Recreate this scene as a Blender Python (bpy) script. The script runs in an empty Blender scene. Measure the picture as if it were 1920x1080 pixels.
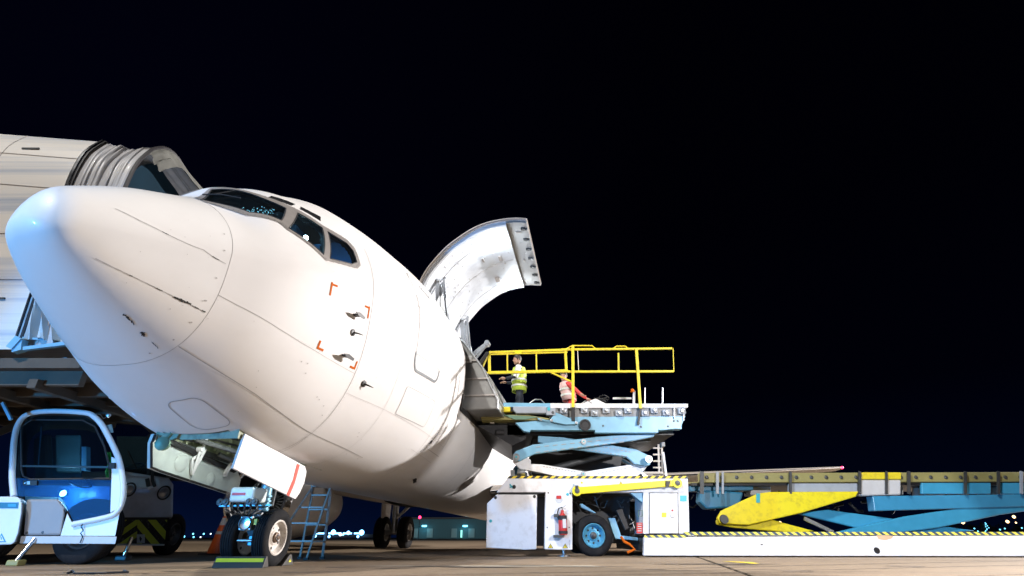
import bpy, bmesh, math, random
from mathutils import Vector, Matrix
import numpy as np
random.seed(7)
R = math.radians
SC = bpy.context.scene
COL = SC.collection

# ------------------------------------------------------------------ camera
F, P, H = 980.7, .4452, .334            # focal length in px of a 1920 wide frame, pitch, eye height
cam_d = bpy.data.cameras.new('camera'); cam = bpy.data.objects.new('camera', cam_d); COL.objects.link(cam)
cam_d.sensor_width = 36; cam_d.lens = 36 * F / 1920
cam_d.clip_start = .05; cam_d.clip_end = 3000
cam.location = (0, 0, H); cam.rotation_euler = (math.pi / 2 + P, 0, 0)
SC.camera = cam

# ------------------------------------------------------------------ night sky
W = bpy.data.worlds.new('World'); SC.world = W; W.use_nodes = True
nt = W.node_tree; nt.nodes.clear()
wo = nt.nodes.new('ShaderNodeOutputWorld'); bg = nt.nodes.new('ShaderNodeBackground')
tc = nt.nodes.new('ShaderNodeTexCoord'); sx = nt.nodes.new('ShaderNodeSeparateXYZ'); rp = nt.nodes.new('ShaderNodeValToRGB')
nt.links.new(tc.outputs['Generated'], sx.inputs[0]); nt.links.new(sx.outputs['Z'], rp.inputs[0])
mrx = nt.nodes.new('ShaderNodeMapRange'); mrx.inputs[1].default_value = -.55; mrx.inputs[2].default_value = .25; mrx.inputs[3].default_value = 1.0; mrx.inputs[4].default_value = .38
nt.links.new(sx.outputs['X'], mrx.inputs[0]); nt.links.new(mrx.outputs[0], bg.inputs[1])
nt.links.new(rp.outputs[0], bg.inputs[0]); nt.links.new(bg.outputs[0], wo.inputs[0])
e = rp.color_ramp.elements
e[0].position = 0; e[0].color = (.0010, .0050, .026, 1)
e[1].position = 1; e[1].color = (.0004, .0004, .0028, 1)
x = e.new(.06); x.color = (.0008, .0028, .015, 1)
x = e.new(.22); x.color = (.0005, .0009, .0058, 1)
x = e.new(.5); x.color = (.0004, .0005, .0035, 1)
bg.inputs[1].default_value = 1

# ------------------------------------------------------------------ off-frame lamps: apron floodlights and an added truck fill
def flood(name, direction, dist, e_wm2, color, size=1.5, target=(-1, 8, 2)):
    d = Vector(direction).normalized(); t = Vector(target)
    L = bpy.data.lights.new(name, 'AREA'); L.shape = 'DISK'; L.size = size
    L.energy = e_wm2 * math.pi * dist * dist; L.color = color
    o = bpy.data.objects.new(name, L); COL.objects.link(o)
    o.location = t + d * dist; o.rotation_euler = (-d).to_track_quat('-Z', 'Y').to_euler()
    return o
flood('key_floodlight', (.87, .38, .25), 62, 6.3, (1, .95, .93), 1.2)
flood('apron_floodlight', (-.35, -.60, .74), 60, 2.8, (1, .97, .93), 1.5, (-4, 8, 1))
bl_ = bpy.data.lights.new('blue_floodlight', 'SPOT'); bl_.energy = 9500; bl_.color = (.06, .42, 1.0); bl_.spot_size = 2 * R(20.5); bl_.spot_blend = .22; bl_.shadow_soft_size = .35
bo_ = bpy.data.objects.new('blue_floodlight', bl_); COL.objects.link(bo_); bo_.location = (-12, -6, .9)
bo_.rotation_euler = (Vector((-1.0, 8.2, 1.6)) - bo_.location).to_track_quat('-Z', 'Y').to_euler()
hl_ = bpy.data.lights.new('added_truck_fill', 'SPOT'); hl_.energy = 1900; hl_.color = (.95, .95, 1.0); hl_.spot_size = 2 * R(6.5); hl_.spot_blend = .5; hl_.shadow_soft_size = .08  # fill spot added to brighten the chevron truck, no vehicle behind it
ho_ = bpy.data.objects.new('added_truck_fill', hl_); COL.objects.link(ho_); ho_.location = (-1.5, -3, .6)
ho_.rotation_euler = (Vector((-7.5, 11.5, .95)) - ho_.location).to_track_quat('-Z', 'Y').to_euler()
sp_ = bpy.data.lights.new('front_floodlight', 'SPOT'); sp_.energy = 4400; sp_.color = (1, .97, .97); sp_.spot_size = 2 * R(33.5); sp_.spot_blend = .12; sp_.shadow_soft_size = .1
so_ = bpy.data.objects.new('front_floodlight', sp_); COL.objects.link(so_); so_.location = (7, 1.5, 4.2)
so_.rotation_euler = (Vector((5.2, 11.3, .8)) - so_.location).to_track_quat('-Z', 'Y').to_euler()
SC.cycles.diffuse_bounces = 2
SC.view_settings.view_transform = 'Standard'; SC.view_settings.look = 'None'
SC.view_settings.exposure = 0; SC.view_settings.gamma = 1

# ------------------------------------------------------------------ pixel helpers (1920x1080 px of the photograph at a known depth)
cP, sP = math.cos(P), math.sin(P)
def ray(px, py):
    a = (px - 960) / F; b = -(py - 540) / F
    return Vector((a, cP - b * sP, sP + b * cP))
def at(px, py, y):
    r = ray(px, py); t = y / r.y
    return Vector((r.x * t, y, H + r.z * t))
def atx(px, py, x):
    r = ray(px, py); t = x / r.x
    return Vector((x, r.y * t, H + r.z * t))
def gnd(px, py, z=0):
    r = ray(px, py); t = (z - H) / r.z
    return Vector((r.x * t, r.y * t, z))

# ------------------------------------------------------------------ materials
def nodes(m):
    m.use_nodes = True; n = m.node_tree; b = n.nodes['Principled BSDF']; return n, b
def mat(name, col, rough=.5, metal=0, var=.08, scale=6, bump=0, dirt=None, dirt_amt=0, dirt_scale=2, stretch=(1, 1, 1), coat=0, spec=.5):
    m = bpy.data.materials.new(name); n, b = nodes(m)
    tcn = n.nodes.new('ShaderNodeTexCoord'); mp = n.nodes.new('ShaderNodeMapping'); mp.inputs['Scale'].default_value = stretch
    n.links.new(tcn.outputs['Object'], mp.inputs[0])
    nz = n.nodes.new('ShaderNodeTexNoise'); nz.inputs['Scale'].default_value = scale; nz.inputs['Detail'].default_value = 6
    n.links.new(mp.outputs[0], nz.inputs[0])
    mx = n.nodes.new('ShaderNodeMix'); mx.data_type = 'RGBA'
    mx.inputs[6].default_value = (*[c * (1 - var) for c in col], 1); mx.inputs[7].default_value = (*[min(1, c * (1 + var)) for c in col], 1)
    n.links.new(nz.outputs[0], mx.inputs[0]); out = mx.outputs[2]
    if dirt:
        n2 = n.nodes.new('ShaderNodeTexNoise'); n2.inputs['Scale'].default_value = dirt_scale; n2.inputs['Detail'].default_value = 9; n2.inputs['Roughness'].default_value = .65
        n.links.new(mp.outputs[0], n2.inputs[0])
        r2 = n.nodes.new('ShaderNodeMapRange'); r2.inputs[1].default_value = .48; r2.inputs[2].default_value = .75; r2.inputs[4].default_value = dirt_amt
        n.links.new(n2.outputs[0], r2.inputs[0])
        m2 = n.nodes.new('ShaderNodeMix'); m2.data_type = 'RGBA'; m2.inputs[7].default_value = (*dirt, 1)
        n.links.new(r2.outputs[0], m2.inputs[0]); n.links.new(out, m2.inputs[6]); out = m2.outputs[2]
    n.links.new(out, b.inputs['Base Color'])
    rr = n.nodes.new('ShaderNodeMapRange'); rr.inputs[3].default_value = max(.02, rough - .08); rr.inputs[4].default_value = min(1, rough + .1)
    n.links.new(nz.outputs[0], rr.inputs[0]); n.links.new(rr.outputs[0], b.inputs['Roughness'])
    b.inputs['Metallic'].default_value = metal; b.inputs['Coat Weight'].default_value = coat
    b.inputs['Specular IOR Level'].default_value = spec
    if bump:
        bp = n.nodes.new('ShaderNodeBump'); bp.inputs['Strength'].default_value = bump; bp.inputs['Distance'].default_value = .01
        n.links.new(nz.outputs[0], bp.inputs['Height']); n.links.new(bp.outputs[0], b.inputs['Normal'])
    return m
def emit(name, col, s):
    m = bpy.data.materials.new(name); n, b = nodes(m)
    b.inputs['Base Color'].default_value = (*[min(1, c) for c in col], 1); b.inputs['Emission Color'].default_value = (*col, 1); b.inputs['Emission Strength'].default_value = s
    return m
def glass(name, tint, opacity=.3, rough=.03, dark=(.01, .012, .015)):
    m = bpy.data.materials.new(name); n, b = nodes(m)
    b.inputs['Base Color'].default_value = (*dark, 1); b.inputs['Roughness'].default_value = rough; b.inputs['Specular IOR Level'].default_value = .8
    tr = n.nodes.new('ShaderNodeBsdfTransparent'); tr.inputs[0].default_value = (*tint, 1)
    mx = n.nodes.new('ShaderNodeMixShader'); mx.inputs[0].default_value = opacity
    o = n.nodes['Material Output']; n.links.new(tr.outputs[0], mx.inputs[1]); n.links.new(b.outputs[0], mx.inputs[2]); n.links.new(mx.outputs[0], o.inputs[0])
    return m
def stripes(name, c1, c2, period, axis=(1, 0, 1), rough=.5, duty=.5):
    m = bpy.data.materials.new(name); n, b = nodes(m)
    tcn = n.nodes.new('ShaderNodeTexCoord'); dp = n.nodes.new('ShaderNodeVectorMath'); dp.operation = 'DOT_PRODUCT'; dp.inputs[1].default_value = tuple(a / period for a in axis)
    n.links.new(tcn.outputs['Object'], dp.inputs[0])
    fr = n.nodes.new('ShaderNodeMath'); fr.operation = 'FRACT'; n.links.new(dp.outputs['Value'], fr.inputs[0])
    gt = n.nodes.new('ShaderNodeMath'); gt.operation = 'GREATER_THAN'; gt.inputs[1].default_value = duty; n.links.new(fr.outputs[0], gt.inputs[0])
    mx = n.nodes.new('ShaderNodeMix'); mx.data_type = 'RGBA'; mx.inputs[6].default_value = (*c1, 1); mx.inputs[7].default_value = (*c2, 1)
    n.links.new(gt.outputs[0], mx.inputs[0])
    nz = n.nodes.new('ShaderNodeTexNoise'); nz.inputs['Scale'].default_value = 25; nz.inputs['Detail'].default_value = 8
    n.links.new(tcn.outputs['Object'], nz.inputs[0])
    rg = n.nodes.new('ShaderNodeMapRange'); rg.inputs[1].default_value = .55; rg.inputs[2].default_value = .75; rg.inputs[4].default_value = .5
    n.links.new(nz.outputs[0], rg.inputs[0])
    m2 = n.nodes.new('ShaderNodeMix'); m2.data_type = 'RGBA'; m2.inputs[7].default_value = (.3, .28, .25, 1)
    n.links.new(rg.outputs[0], m2.inputs[0]); n.links.new(mx.outputs[2], m2.inputs[6])
    n.links.new(m2.outputs[2], b.inputs['Base Color']); b.inputs['Roughness'].default_value = rough
    return m

M = {}
M['white'] = mat('aircraft_white_paint', (.80, .78, .77), .58, var=.035, scale=1.1, bump=.05, dirt=(.55, .5, .45), dirt_amt=.16, dirt_scale=1.7, stretch=(1, .35, 1), coat=.08, spec=.22)
M['radome'] = mat('radome_white_paint', (.80, .785, .775), .42, var=.02, scale=1.5, bump=.02, dirt=(.6, .56, .52), dirt_amt=.12, dirt_scale=3, coat=.3, spec=.3)
M['seam'] = mat('seam_grey', (.40, .385, .38), .6, var=.3, scale=3)
M['seam_light'] = mat('seam_pale_grey', (.48, .46, .45), .6, var=.2, scale=3)
M['lining'] = mat('door_lining_grey_white', (.62, .65, .70), .4, var=.12, scale=3, bump=.15, dirt=(.3, .32, .36), dirt_amt=.6, dirt_scale=1.6, coat=.2)
M['doorpan'] = mat('door_edge_panel_grey', (.27, .27, .27), .5, var=.08, scale=5, dirt=(.25, .25, .25), dirt_amt=.4)
M['liner'] = mat('cockpit_dark_lining', (.05, .055, .06), .7, var=.3, scale=8)
M['seam_faint'] = mat('seam_faint_grey', (.60, .575, .56), .6)
M['chip'] = mat('bare_chipped_black', (.02, .018, .02), .5)
M['frame_grey'] = mat('window_frame_grey', (.40, .37, .35), .42, metal=.35, var=.12, scale=14, dirt=(.2, .19, .18), dirt_amt=.3, dirt_scale=9)
M['dark'] = mat('dark_rubber', (.018, .018, .02), .65, var=.3, scale=20)
M['black'] = mat('black_paint', (.012, .012, .014), .45, var=.3, scale=9)
M['tyre'] = mat('tyre_rubber', (.012, .012, .014), .85, var=.3, scale=18, bump=.2, dirt=(.05, .045, .04), dirt_amt=.4, dirt_scale=9, spec=.2)
M['rim_white'] = mat('rim_cream', (.72, .66, .60), .4, var=.12, scale=12, dirt=(.15, .1, .06), dirt_amt=.5, dirt_scale=14)
M['orange'] = mat('marking_orange', (.58, .12, .008), .7, spec=.1)
M['red'] = mat('red_paint', (.55, .035, .03), .4, var=.15)
M['redline'] = mat('stripe_red', (.55, .06, .03), .5)
M['chrome'] = mat('polished_metal', (.75, .76, .78), .16, metal=1, var=.06)
M['alu'] = mat('aluminium', (.50, .52, .54), .36, metal=.9, var=.15, scale=9, dirt=(.25, .25, .25), dirt_amt=.3)
M['steel_dark'] = mat('dark_steel', (.09, .095, .10), .5, metal=.6, var=.3, scale=8)
M['bay'] = mat('wheel_bay_primer', (.30, .33, .22), .55, var=.35, scale=9, dirt=(.05, .05, .04), dirt_amt=.8, dirt_scale=6)
M['door_inner'] = mat('inner_door_paint', (.62, .68, .66), .32, var=.15, scale=4, bump=.25, dirt=(.35, .4, .4), dirt_amt=.5, dirt_scale=3, coat=.2)
M['gsewhite'] = mat('equipment_white_paint', (.80, .80, .83), .5, var=.03, scale=3, dirt=(.42, .38, .34), dirt_amt=.42, dirt_scale=6, spec=.3)
M['gse_blue_tint'] = mat('equipment_blue_light_tint', (.22, .46, .64), .36, var=.12, scale=5, dirt=(.16, .28, .36), dirt_amt=.35, dirt_scale=3, coat=.2)  # blue light on the deck and upper arms is put into this colour
M['gsegrey'] = mat('equipment_grey', (.36, .40, .46), .42, var=.15, scale=5, dirt=(.2, .2, .22), dirt_amt=.4)
M['yellow'] = mat('safety_yellow_paint', (.82, .66, .03), .42, var=.1, scale=8, dirt=(.25, .18, .06), dirt_amt=.45, dirt_scale=11)
M['bright_yellow'] = mat('bright_yellow_paint', (.88, .74, .02), .38, var=.06, scale=6, dirt=(.35, .27, .05), dirt_amt=.5, dirt_scale=7)
M['dkyellow'] = mat('olive_yellow_paint', (.30, .27, .10), .5, var=.15, scale=4)
M['concrete'] = None
M['hazard'] = stripes('hazard_tape', (.85, .62, .04), (.02, .025, .03), .157, (1, 0, -1.2))
M['hazard_blue'] = stripes('hazard_tape_worn', (.85, .72, .1), (.04, .08, .12), .148, (1, 0, 1.2))
M['rim_blue_tint'] = mat('rim_blue_light_tint', (.12, .42, .62), .3, metal=.3, var=.2, scale=18, dirt=(.1, .15, .2), dirt_amt=.4, dirt_scale=18)  # rim colour includes the tint of the blue light
M['canvas'] = mat('grey_canopy_canvas', (.44, .44, .46), .42, var=.3, scale=5, dirt=(.5, .47, .42), dirt_amt=.6, dirt_scale=3, coat=.3)
M['opening_shade'] = mat('opening_shade_blue', (.008, .022, .035), .9, var=.3, scale=4, spec=.1)
M['brown'] = mat('rusty_underframe', (.085, .06, .04), .7, var=.4, scale=3, dirt=(.02, .018, .015), dirt_amt=.7)
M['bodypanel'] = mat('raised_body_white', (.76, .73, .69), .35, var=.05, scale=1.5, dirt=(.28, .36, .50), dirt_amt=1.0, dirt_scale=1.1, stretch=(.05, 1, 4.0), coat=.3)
M['glass_dark'] = glass('cockpit_glass', (.55, .8, .85), .35)
M['glass_blue'] = glass('tinted_blue_glass', (.25, .6, .95), .45, .04)
M['glass_cab'] = glass('cab_glass', (.5, .75, .85), .22, .04)
M['cab_blue'] = mat('cab_blue_gloss', (.06, .25, .50), .16, var=.25, scale=4, bump=.12, coat=.9)
M['cab_blue_glass'] = glass('cab_blue_glass', (.30, .62, .95), .32, .06, (.03, .14, .30))
M['cab_white'] = mat('cab_white_paint', (.62, .72, .80), .3, var=.05, scale=3, dirt=(.4, .48, .55), dirt_amt=.3, coat=.4)
M['ladder'] = mat('ladder_aluminium', (.42, .38, .34), .5, metal=.2, var=.2, scale=12)
M['cone'] = mat('cone_orange', (.75, .12, .02), .5, var=.15, scale=8, dirt=(.15, .05, .02), dirt_amt=.4, dirt_scale=8)
M['cone_white'] = mat('cone_white_band', (.6, .58, .55), .5, var=.2)
M['skin'] = mat('skin', (.45, .26, .19), .55)
M['hair'] = mat('dark_hair', (.03, .02, .018), .6)
M['vest'] = mat('hi_vis_vest', (.55, .72, .08), .6, var=.12, scale=10)
M['vest_band'] = mat('reflective_band', (.7, .72, .7), .35)
M['trousers'] = mat('dark_trousers', (.02, .025, .04), .8)
M['shirt_red'] = mat('red_shirt', (.6, .05, .05), .7)
M['vest_pink'] = mat('pale_pink_vest', (.75, .50, .50), .7)
M['green'] = mat('green_cap', (.14, .24, .17), .5, metal=.3)
M['teal'] = mat('teal_sticker', (.05, .45, .55), .4)
M['signyellow'] = mat('label_yellow', (.8, .62, .05), .5)
M['navy'] = mat('seat_navy', (.02, .04, .07), .5)
M['lamp_cool'] = emit('lit_lamp_cool', (.85, .95, 1.0), 60)
M['lamp_far_blue'] = emit('far_lamp_blue', (.22, .55, 1.0), 5)
M['lamp_far_cyan'] = emit('far_lamp_cyan', (.2, .75, 1.0), 2.5)
M['lamp_far_warm'] = emit('far_lamp_warm', (1.0, .6, .28), 4)
M['lamp_far_white'] = emit('far_lamp_white', (.8, .9, 1.0), 3)
M['lamp_red'] = emit('beacon_red', (1.0, .03, .12), 5)
M['sign_lit'] = emit('lit_green_sign', (.35, .9, .8), 1.0)
M['panel_lamp'] = emit('cockpit_panel_lights', (.4, .8, 1.0), 1.2)
M['farwall'] = mat('far_teal_wall', (.05, .13, .16), .8, var=.1)
M['fardoor'] = mat('far_pale_door', (.18, .30, .33), .7)
M['leaf'] = mat('dark_foliage', (.03, .05, .025), .8, var=.4, scale=2)
M['tan_ghost'] = mat('container_alu', (.30, .30, .29), .38, metal=.55, var=.2, scale=3, dirt=(.16, .155, .15), dirt_amt=.6, dirt_scale=2)
M['gl_white'] = mat('container_white', (.6, .6, .6), .5, var=.1)
M['gear_blue'] = mat('gear_blue_grey', (.16, .32, .42), .38, metal=.5, var=.25, scale=9, dirt=(.04, .05, .06), dirt_amt=.5)

def concrete_mat(name, base, sc=1.0):
    m = bpy.data.materials.new(name); n, b = nodes(m)
    g = n.nodes.new('ShaderNodeNewGeometry'); oi = n.nodes.new('ShaderNodeObjectInfo')
    def noise(scale, det, ro=.6, st=(1, 1, 1)):
        mp = n.nodes.new('ShaderNodeMapping'); mp.inputs['Scale'].default_value = st; n.links.new(g.outputs['Position'], mp.inputs[0])
        z = n.nodes.new('ShaderNodeTexNoise'); z.inputs['Scale'].default_value = scale; z.inputs['Detail'].default_value = det; z.inputs['Roughness'].default_value = ro
        n.links.new(mp.outputs[0], z.inputs[0]); return z.outputs[0]
    def mixc(fac, a, c):
        x = n.nodes.new('ShaderNodeMix'); x.data_type = 'RGBA'
        if hasattr(a, 'links'): n.links.new(a, x.inputs[6])
        else: x.inputs[6].default_value = (*a, 1)
        x.inputs[7].default_value = (*c, 1); n.links.new(fac, x.inputs[0]); return x.outputs[2]
    def rng(v, a, c, hi):
        r = n.nodes.new('ShaderNodeMapRange'); r.inputs[1].default_value = a; r.inputs[2].default_value = c; r.inputs[4].default_value = hi; n.links.new(v, r.inputs[0]); return r.outputs[0]
    c = mixc(rng(noise(3.5, 10, .7), .3, .75, 1), tuple(v * 1.12 for v in base), tuple(v * .72 for v in base))
    c = mixc(rng(noise(.45, 6, .6, (.5, 2, 1)), .45, .72, .55), c, tuple(v * .55 for v in base))
    c = mixc(rng(noise(1.3, 9, .7, (.25, 1.6, 1)), .58, .7, .6), c, (.05, .04, .035))
    c = mixc(rng(noise(40, 3, .6), .62, .75, .5), c, tuple(v * .5 for v in base))
    c = mixc(rng(oi.outputs['Random'], 0, 1, .22), c, tuple(v * .6 for v in base))
    n.links.new(c, b.inputs['Base Color'])
    r = n.nodes.new('ShaderNodeMapRange'); r.inputs[3].default_value = .55; r.inputs[4].default_value = .95; n.links.new(noise(6, 5), r.inputs[0]); n.links.new(r.outputs[0], b.inputs['Roughness'])
    bp = n.nodes.new('ShaderNodeBump'); bp.inputs['Strength'].default_value = .5; bp.inputs['Distance'].default_value = .006
    n.links.new(noise(28, 8, .75), bp.inputs['Height']); n.links.new(bp.outputs[0], b.inputs['Normal'])
    return m
M['concrete'] = concrete_mat('apron_concrete', (.285, .205, .13))
M['asphalt'] = concrete_mat('far_asphalt', (.10, .085, .07))
M['joint'] = mat('joint_filler', (.02, .018, .016), .8)

# ------------------------------------------------------------------ mesh helpers
class MB:
    def __init__(s): s.v = []; s.f = []; s.m = []
    def add(s, vs, fs, mi=0):
        b = len(s.v); s.v += [tuple(v) for v in vs]; s.f += [tuple(i + b for i in f) for f in fs]; s.m += [mi] * len(fs); return s
    def box(s, a, b, mi=0):
        x0, y0, z0 = [min(p, q) for p, q in zip(a, b)]; x1, y1, z1 = [max(p, q) for p, q in zip(a, b)]
        return s.add([(x0, y0, z0), (x1, y0, z0), (x1, y1, z0), (x0, y1, z0), (x0, y0, z1), (x1, y0, z1), (x1, y1, z1), (x0, y1, z1)],
                     [(0, 3, 2, 1), (4, 5, 6, 7), (0, 1, 5, 4), (1, 2, 6, 5), (2, 3, 7, 6), (3, 0, 4, 7)], mi)
    def beam(s, p, q, w, h, up=(0, 0, 1), mi=0):
        p, q = Vector(p), Vector(q); d = (q - p).normalized(); u = Vector(up)
        sd = d.cross(u)
        if sd.length < 1e-4: sd = d.cross(Vector((0, 1, 0)))
        sd.normalize(); u = sd.cross(d)
        vs = []
        for c in (p, q):
            for a, b in ((-1, -1), (1, -1), (1, 1), (-1, 1)): vs.append(c + sd * a * w / 2 + u * b * h / 2)
        return s.add(vs, [(0, 1, 2, 3), (7, 6, 5, 4), (0, 4, 5, 1), (1, 5, 6, 2), (2, 6, 7, 3), (3, 7, 4, 0)], mi)
    def tube(s, pts, r, n=10, mi=0, closed=False, cap=True):
        pts = [Vector(p) for p in pts]; k = len(pts); rr = r if isinstance(r, (list, tuple)) else [r] * k
        vs = []; u = None
        for i, p in enumerate(pts):
            if closed: d = pts[(i + 1) % k] - pts[i - 1]
            else: d = pts[min(i + 1, k - 1)] - pts[max(i - 1, 0)]
            d.normalize()
            if u is None: u = d.orthogonal().normalized()
            u = (u - d * u.dot(d)).normalized(); w = d.cross(u)
            for j in range(n):
                a = 2 * math.pi * j / n; vs.append(p + (u * math.cos(a) + w * math.sin(a)) * rr[i])
        fs = []
        for i in range(k if closed else k - 1):
            a, b = i * n, ((i + 1) % k) * n
            fs += [(a + j, a + (j + 1) % n, b + (j + 1) % n, b + j) for j in range(n)]
        if cap and not closed: fs += [tuple(range(n - 1, -1, -1)), tuple(range((k - 1) * n, k * n))]
        return s.add(vs, fs, mi)
    def cyl(s, p, q, r, n=20, mi=0): return s.tube([p, q], r, n, mi)
    def lathe(s, c, axis, prof, n=40, mi=0):
        c = Vector(c); ax = Vector(axis).normalized(); u = ax.orthogonal().normalized(); w = ax.cross(u); vs = []
        for (t, r) in prof:
            for j in range(n):
                a = 2 * math.pi * j / n; vs.append(c + ax * t + (u * math.cos(a) + w * math.sin(a)) * max(r, 1e-4))
        fs = []
        for i in range(len(prof) - 1):
            fs += [(i * n + j, i * n + (j + 1) % n, (i + 1) * n + (j + 1) % n, (i + 1) * n + j) for j in range(n)]
        return s.add(vs, fs, mi)
    def prism(s, poly, d, mi=0):
        """poly: 3d points, extruded by vector d"""
        d = Vector(d); k = len(poly); vs = [Vector(p) for p in poly] + [Vector(p) + d for p in poly]
        fs = [tuple(range(k)), tuple(range(2 * k - 1, k - 1, -1))] + [(i, i + k, (i + 1) % k + k, (i + 1) % k) for i in range(k)]
        return s.add(vs, fs, mi)
    def build(s, name, mats, parent=None, smooth=False, bevel=0, inv=True, seg=2):
        me = bpy.data.meshes.new(name); me.from_pydata(s.v, [], s.f)
        if not isinstance(mats, (list, tuple)): mats = [mats]
        for m in mats: me.materials.append(M[m] if isinstance(m, str) else m)
        me.polygons.foreach_set('material_index', s.m); me.update()
        b = bmesh.new(); b.from_mesh(me); bmesh.ops.recalc_face_normals(b, faces=b.faces); b.to_mesh(me); b.free()
        if smooth:
            me.polygons.foreach_set('use_smooth', [True] * len(me.polygons))
            me.set_sharp_from_angle(angle=R(38))
        o = bpy.data.objects.new(name, me); COL.objects.link(o)
        if bevel:
            bv = o.modifiers.new('bevel', 'BEVEL'); bv.width = bevel; bv.segments = seg; bv.limit_method = 'ANGLE'; bv.angle_limit = R(50); bv.harden_normals = False
        if parent:
            o.parent = parent
            if parent.type == 'EMPTY' and inv and parent.get('_w', 0): o.matrix_parent_inverse = Matrix.Translation(-parent.location)
        return o
def tag(o, label=None, cat=None, group=None, kind=None):
    for k, v in (('label', label), ('category', cat), ('group', group), ('kind', kind)):
        if v: o[k] = v
    return o
def thing(name, loc, label, cat, group=None, rotz=0):
    """Empty at the thing's base; children written in world coordinates when rotz == 0"""
    o = bpy.data.objects.new(name, None); COL.objects.link(o); o.empty_display_size = .2
    o.location = loc; o.rotation_euler = (0, 0, rotz)
    if rotz == 0: o['_w'] = 1
    return tag(o, label, cat, group)

# ================================================================== GROUND
ang = math.atan2(18.39 - 5.899, -1.006 + 3.803)          # joint line direction on the apron
ux, uy = Vector((math.cos(ang), math.sin(ang), 0)), Vector((-math.sin(ang), math.cos(ang), 0))
org = Vector((-3.803, 5.899, 0))
MB().add([(-900, -300, -.03), (900, -300, -.03), (900, 1600, -.03), (-900, 1600, -.03)], [(0, 1, 2, 3)]).build('ground', 'asphalt')['kind'] = 'structure'
SL = 6.0
sl_mesh = None
k = 0
ap = MB().add([org + ux * a + uy * b - Vector((0, 0, .012)) for a, b in ((-14, -40), (62, -40), (62, 40), (-14, 40))], [(0, 1, 2, 3)]).build('apron', 'joint'); ap['kind'] = 'structure'
mb = MB(); g = .022
mb.add([(g, g, -.008), (SL - g, g, -.008), (SL - g, SL - g, -.008), (g, SL - g, -.008), (g + .01, g + .01, 0), (SL - g - .01, g + .01, 0), (SL - g - .01, SL - g - .01, 0), (g + .01, SL - g - .01, 0)],
       [(4, 5, 6, 7), (0, 1, 5, 4), (1, 2, 6, 5), (2, 3, 7, 6), (3, 0, 4, 7)])
first = None
for i in range(-2, 10):
    for j in range(-6, 7):
        c = org + ux * (i * SL) + uy * (j * SL)
        if first is None: first = mb.build('slab', 'concrete'); o = first
        else: o = first.copy(); COL.objects.link(o)
        o.location = c; o.rotation_euler = (0, 0, ang); o.parent = ap
# worn painted lettering / lines on the apron
wear = mat('worn_black_marking', (.035, .03, .027), .7, var=.4, scale=12)
def ground_poly(name, pts, m, z):
    o = MB().add([Vector((p.x, p.y, z)) for p in pts], [tuple(range(len(pts)))]).build(name, m); o['kind'] = 'structure'; return o
M['oldpaint'] = mat('faded_pale_marking', (.42, .37, .30), .7, var=.35, scale=10)
def ragged(cx, cy, w, d, rnd, n=26):
    return [Vector((cx + w * math.cos(t) * rnd.uniform(.72, 1.12), cy + d * math.sin(t) * rnd.uniform(.6, 1.15), 0)) for t in [2 * math.pi * q / n for q in range(n)]]
rnd = random.Random(3)
for (px, py, w, d) in ((820, 1062, .35, .10), (905, 1064, .5, .08), (985, 1061, .35, .07), (1335, 1058, .9, .10), (1385, 1060, .35, .05), (745, 1066, .3, .04), (1110, 1063, .7, .03), (1180, 1056, .5, .03)):
    c = gnd(px, py); ground_poly('asphalt_patch', ragged(c.x, c.y, w, d, rnd), wear, .0045)
a, b = gnd(1395, 1055), gnd(1430, 1060)
ground_poly('painted_line', [gnd(1352, 1052.6), gnd(1410, 1054.4), gnd(1425, 1057.5), gnd(1414, 1057.8)], M['signyellow'], .0047)
for (px, py, w, d) in ((900, 1062, 1.6, .2),):
    c = gnd(px, py)
    ground_poly('painted_marking', [c + Vector((-w, -.02, 0)), c + Vector((w, -d, 0)), c + Vector((w * .9, d, 0)), c + Vector((-w * .8, d * .5, 0))], M['oldpaint'], .0035)
def crack(name, pts, r):
    vs = []; fs = []
    P2 = []
    for a_, b_ in zip(pts[:-1], pts[1:]):
        n_ = 14
        for q in range(n_): P2.append(a_.lerp(b_, q / n_))
    P2.append(pts[-1])
    for i, p in enumerate(P2):
        q = p + Vector((rnd.uniform(-.015, .015), rnd.uniform(-.02, .02), 0)); w_ = r * rnd.uniform(.5, 1.4)
        vs += [(q.x, q.y - w_, .003), (q.x, q.y + w_, .003)]
    fs = [(2 * i, 2 * i + 1, 2 * i + 3, 2 * i + 2) for i in range(len(P2) - 1)]
    o = MB().add(vs, fs).build(name, 'joint'); o['kind'] = 'structure'
crack('pavement_crack', [gnd(1425, 1048), gnd(1520, 1056), gnd(1640, 1066), gnd(1760, 1079)], .006)
M['tyremark'] = mat('tyre_mark', (.17, .125, .085), .8, var=.4, scale=7)
rt = random.Random(44)
for (x0_, y0_, x1_, y1_, w_) in ((-1.6, 5.6, 3.5, 7.0, .05), (-1.2, 5.3, 4.2, 6.5, .04), (1.5, 6.9, 9, 9.6, .06), (2.2, 6.3, 10, 8.8, .05), (-4.8, 5.9, -1.5, 6.4, .05), (4.2, 5.7, 8.5, 6.6, .03), (-2.5, 8.9, 2.5, 9.4, .05)):
    vs = []
    for q in range(40):
        u = q / 39; x_ = x0_ + (x1_ - x0_) * u; y_ = y0_ + (y1_ - y0_) * u + .12 * math.sin(u * 3.1); h_ = w_ * rt.uniform(.5, 1.2) * (math.sin(math.pi * min(1, u * 1.02 + .01)) ** .4)
        vs += [(x_, y_ - h_, .0022), (x_, y_ + h_, .0022)]
    o = MB().add(vs, [(2 * q, 2 * q + 1, 2 * q + 3, 2 * q + 2) for q in range(39)]).build('tyre_mark', 'tyremark'); o['kind'] = 'structure'
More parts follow.
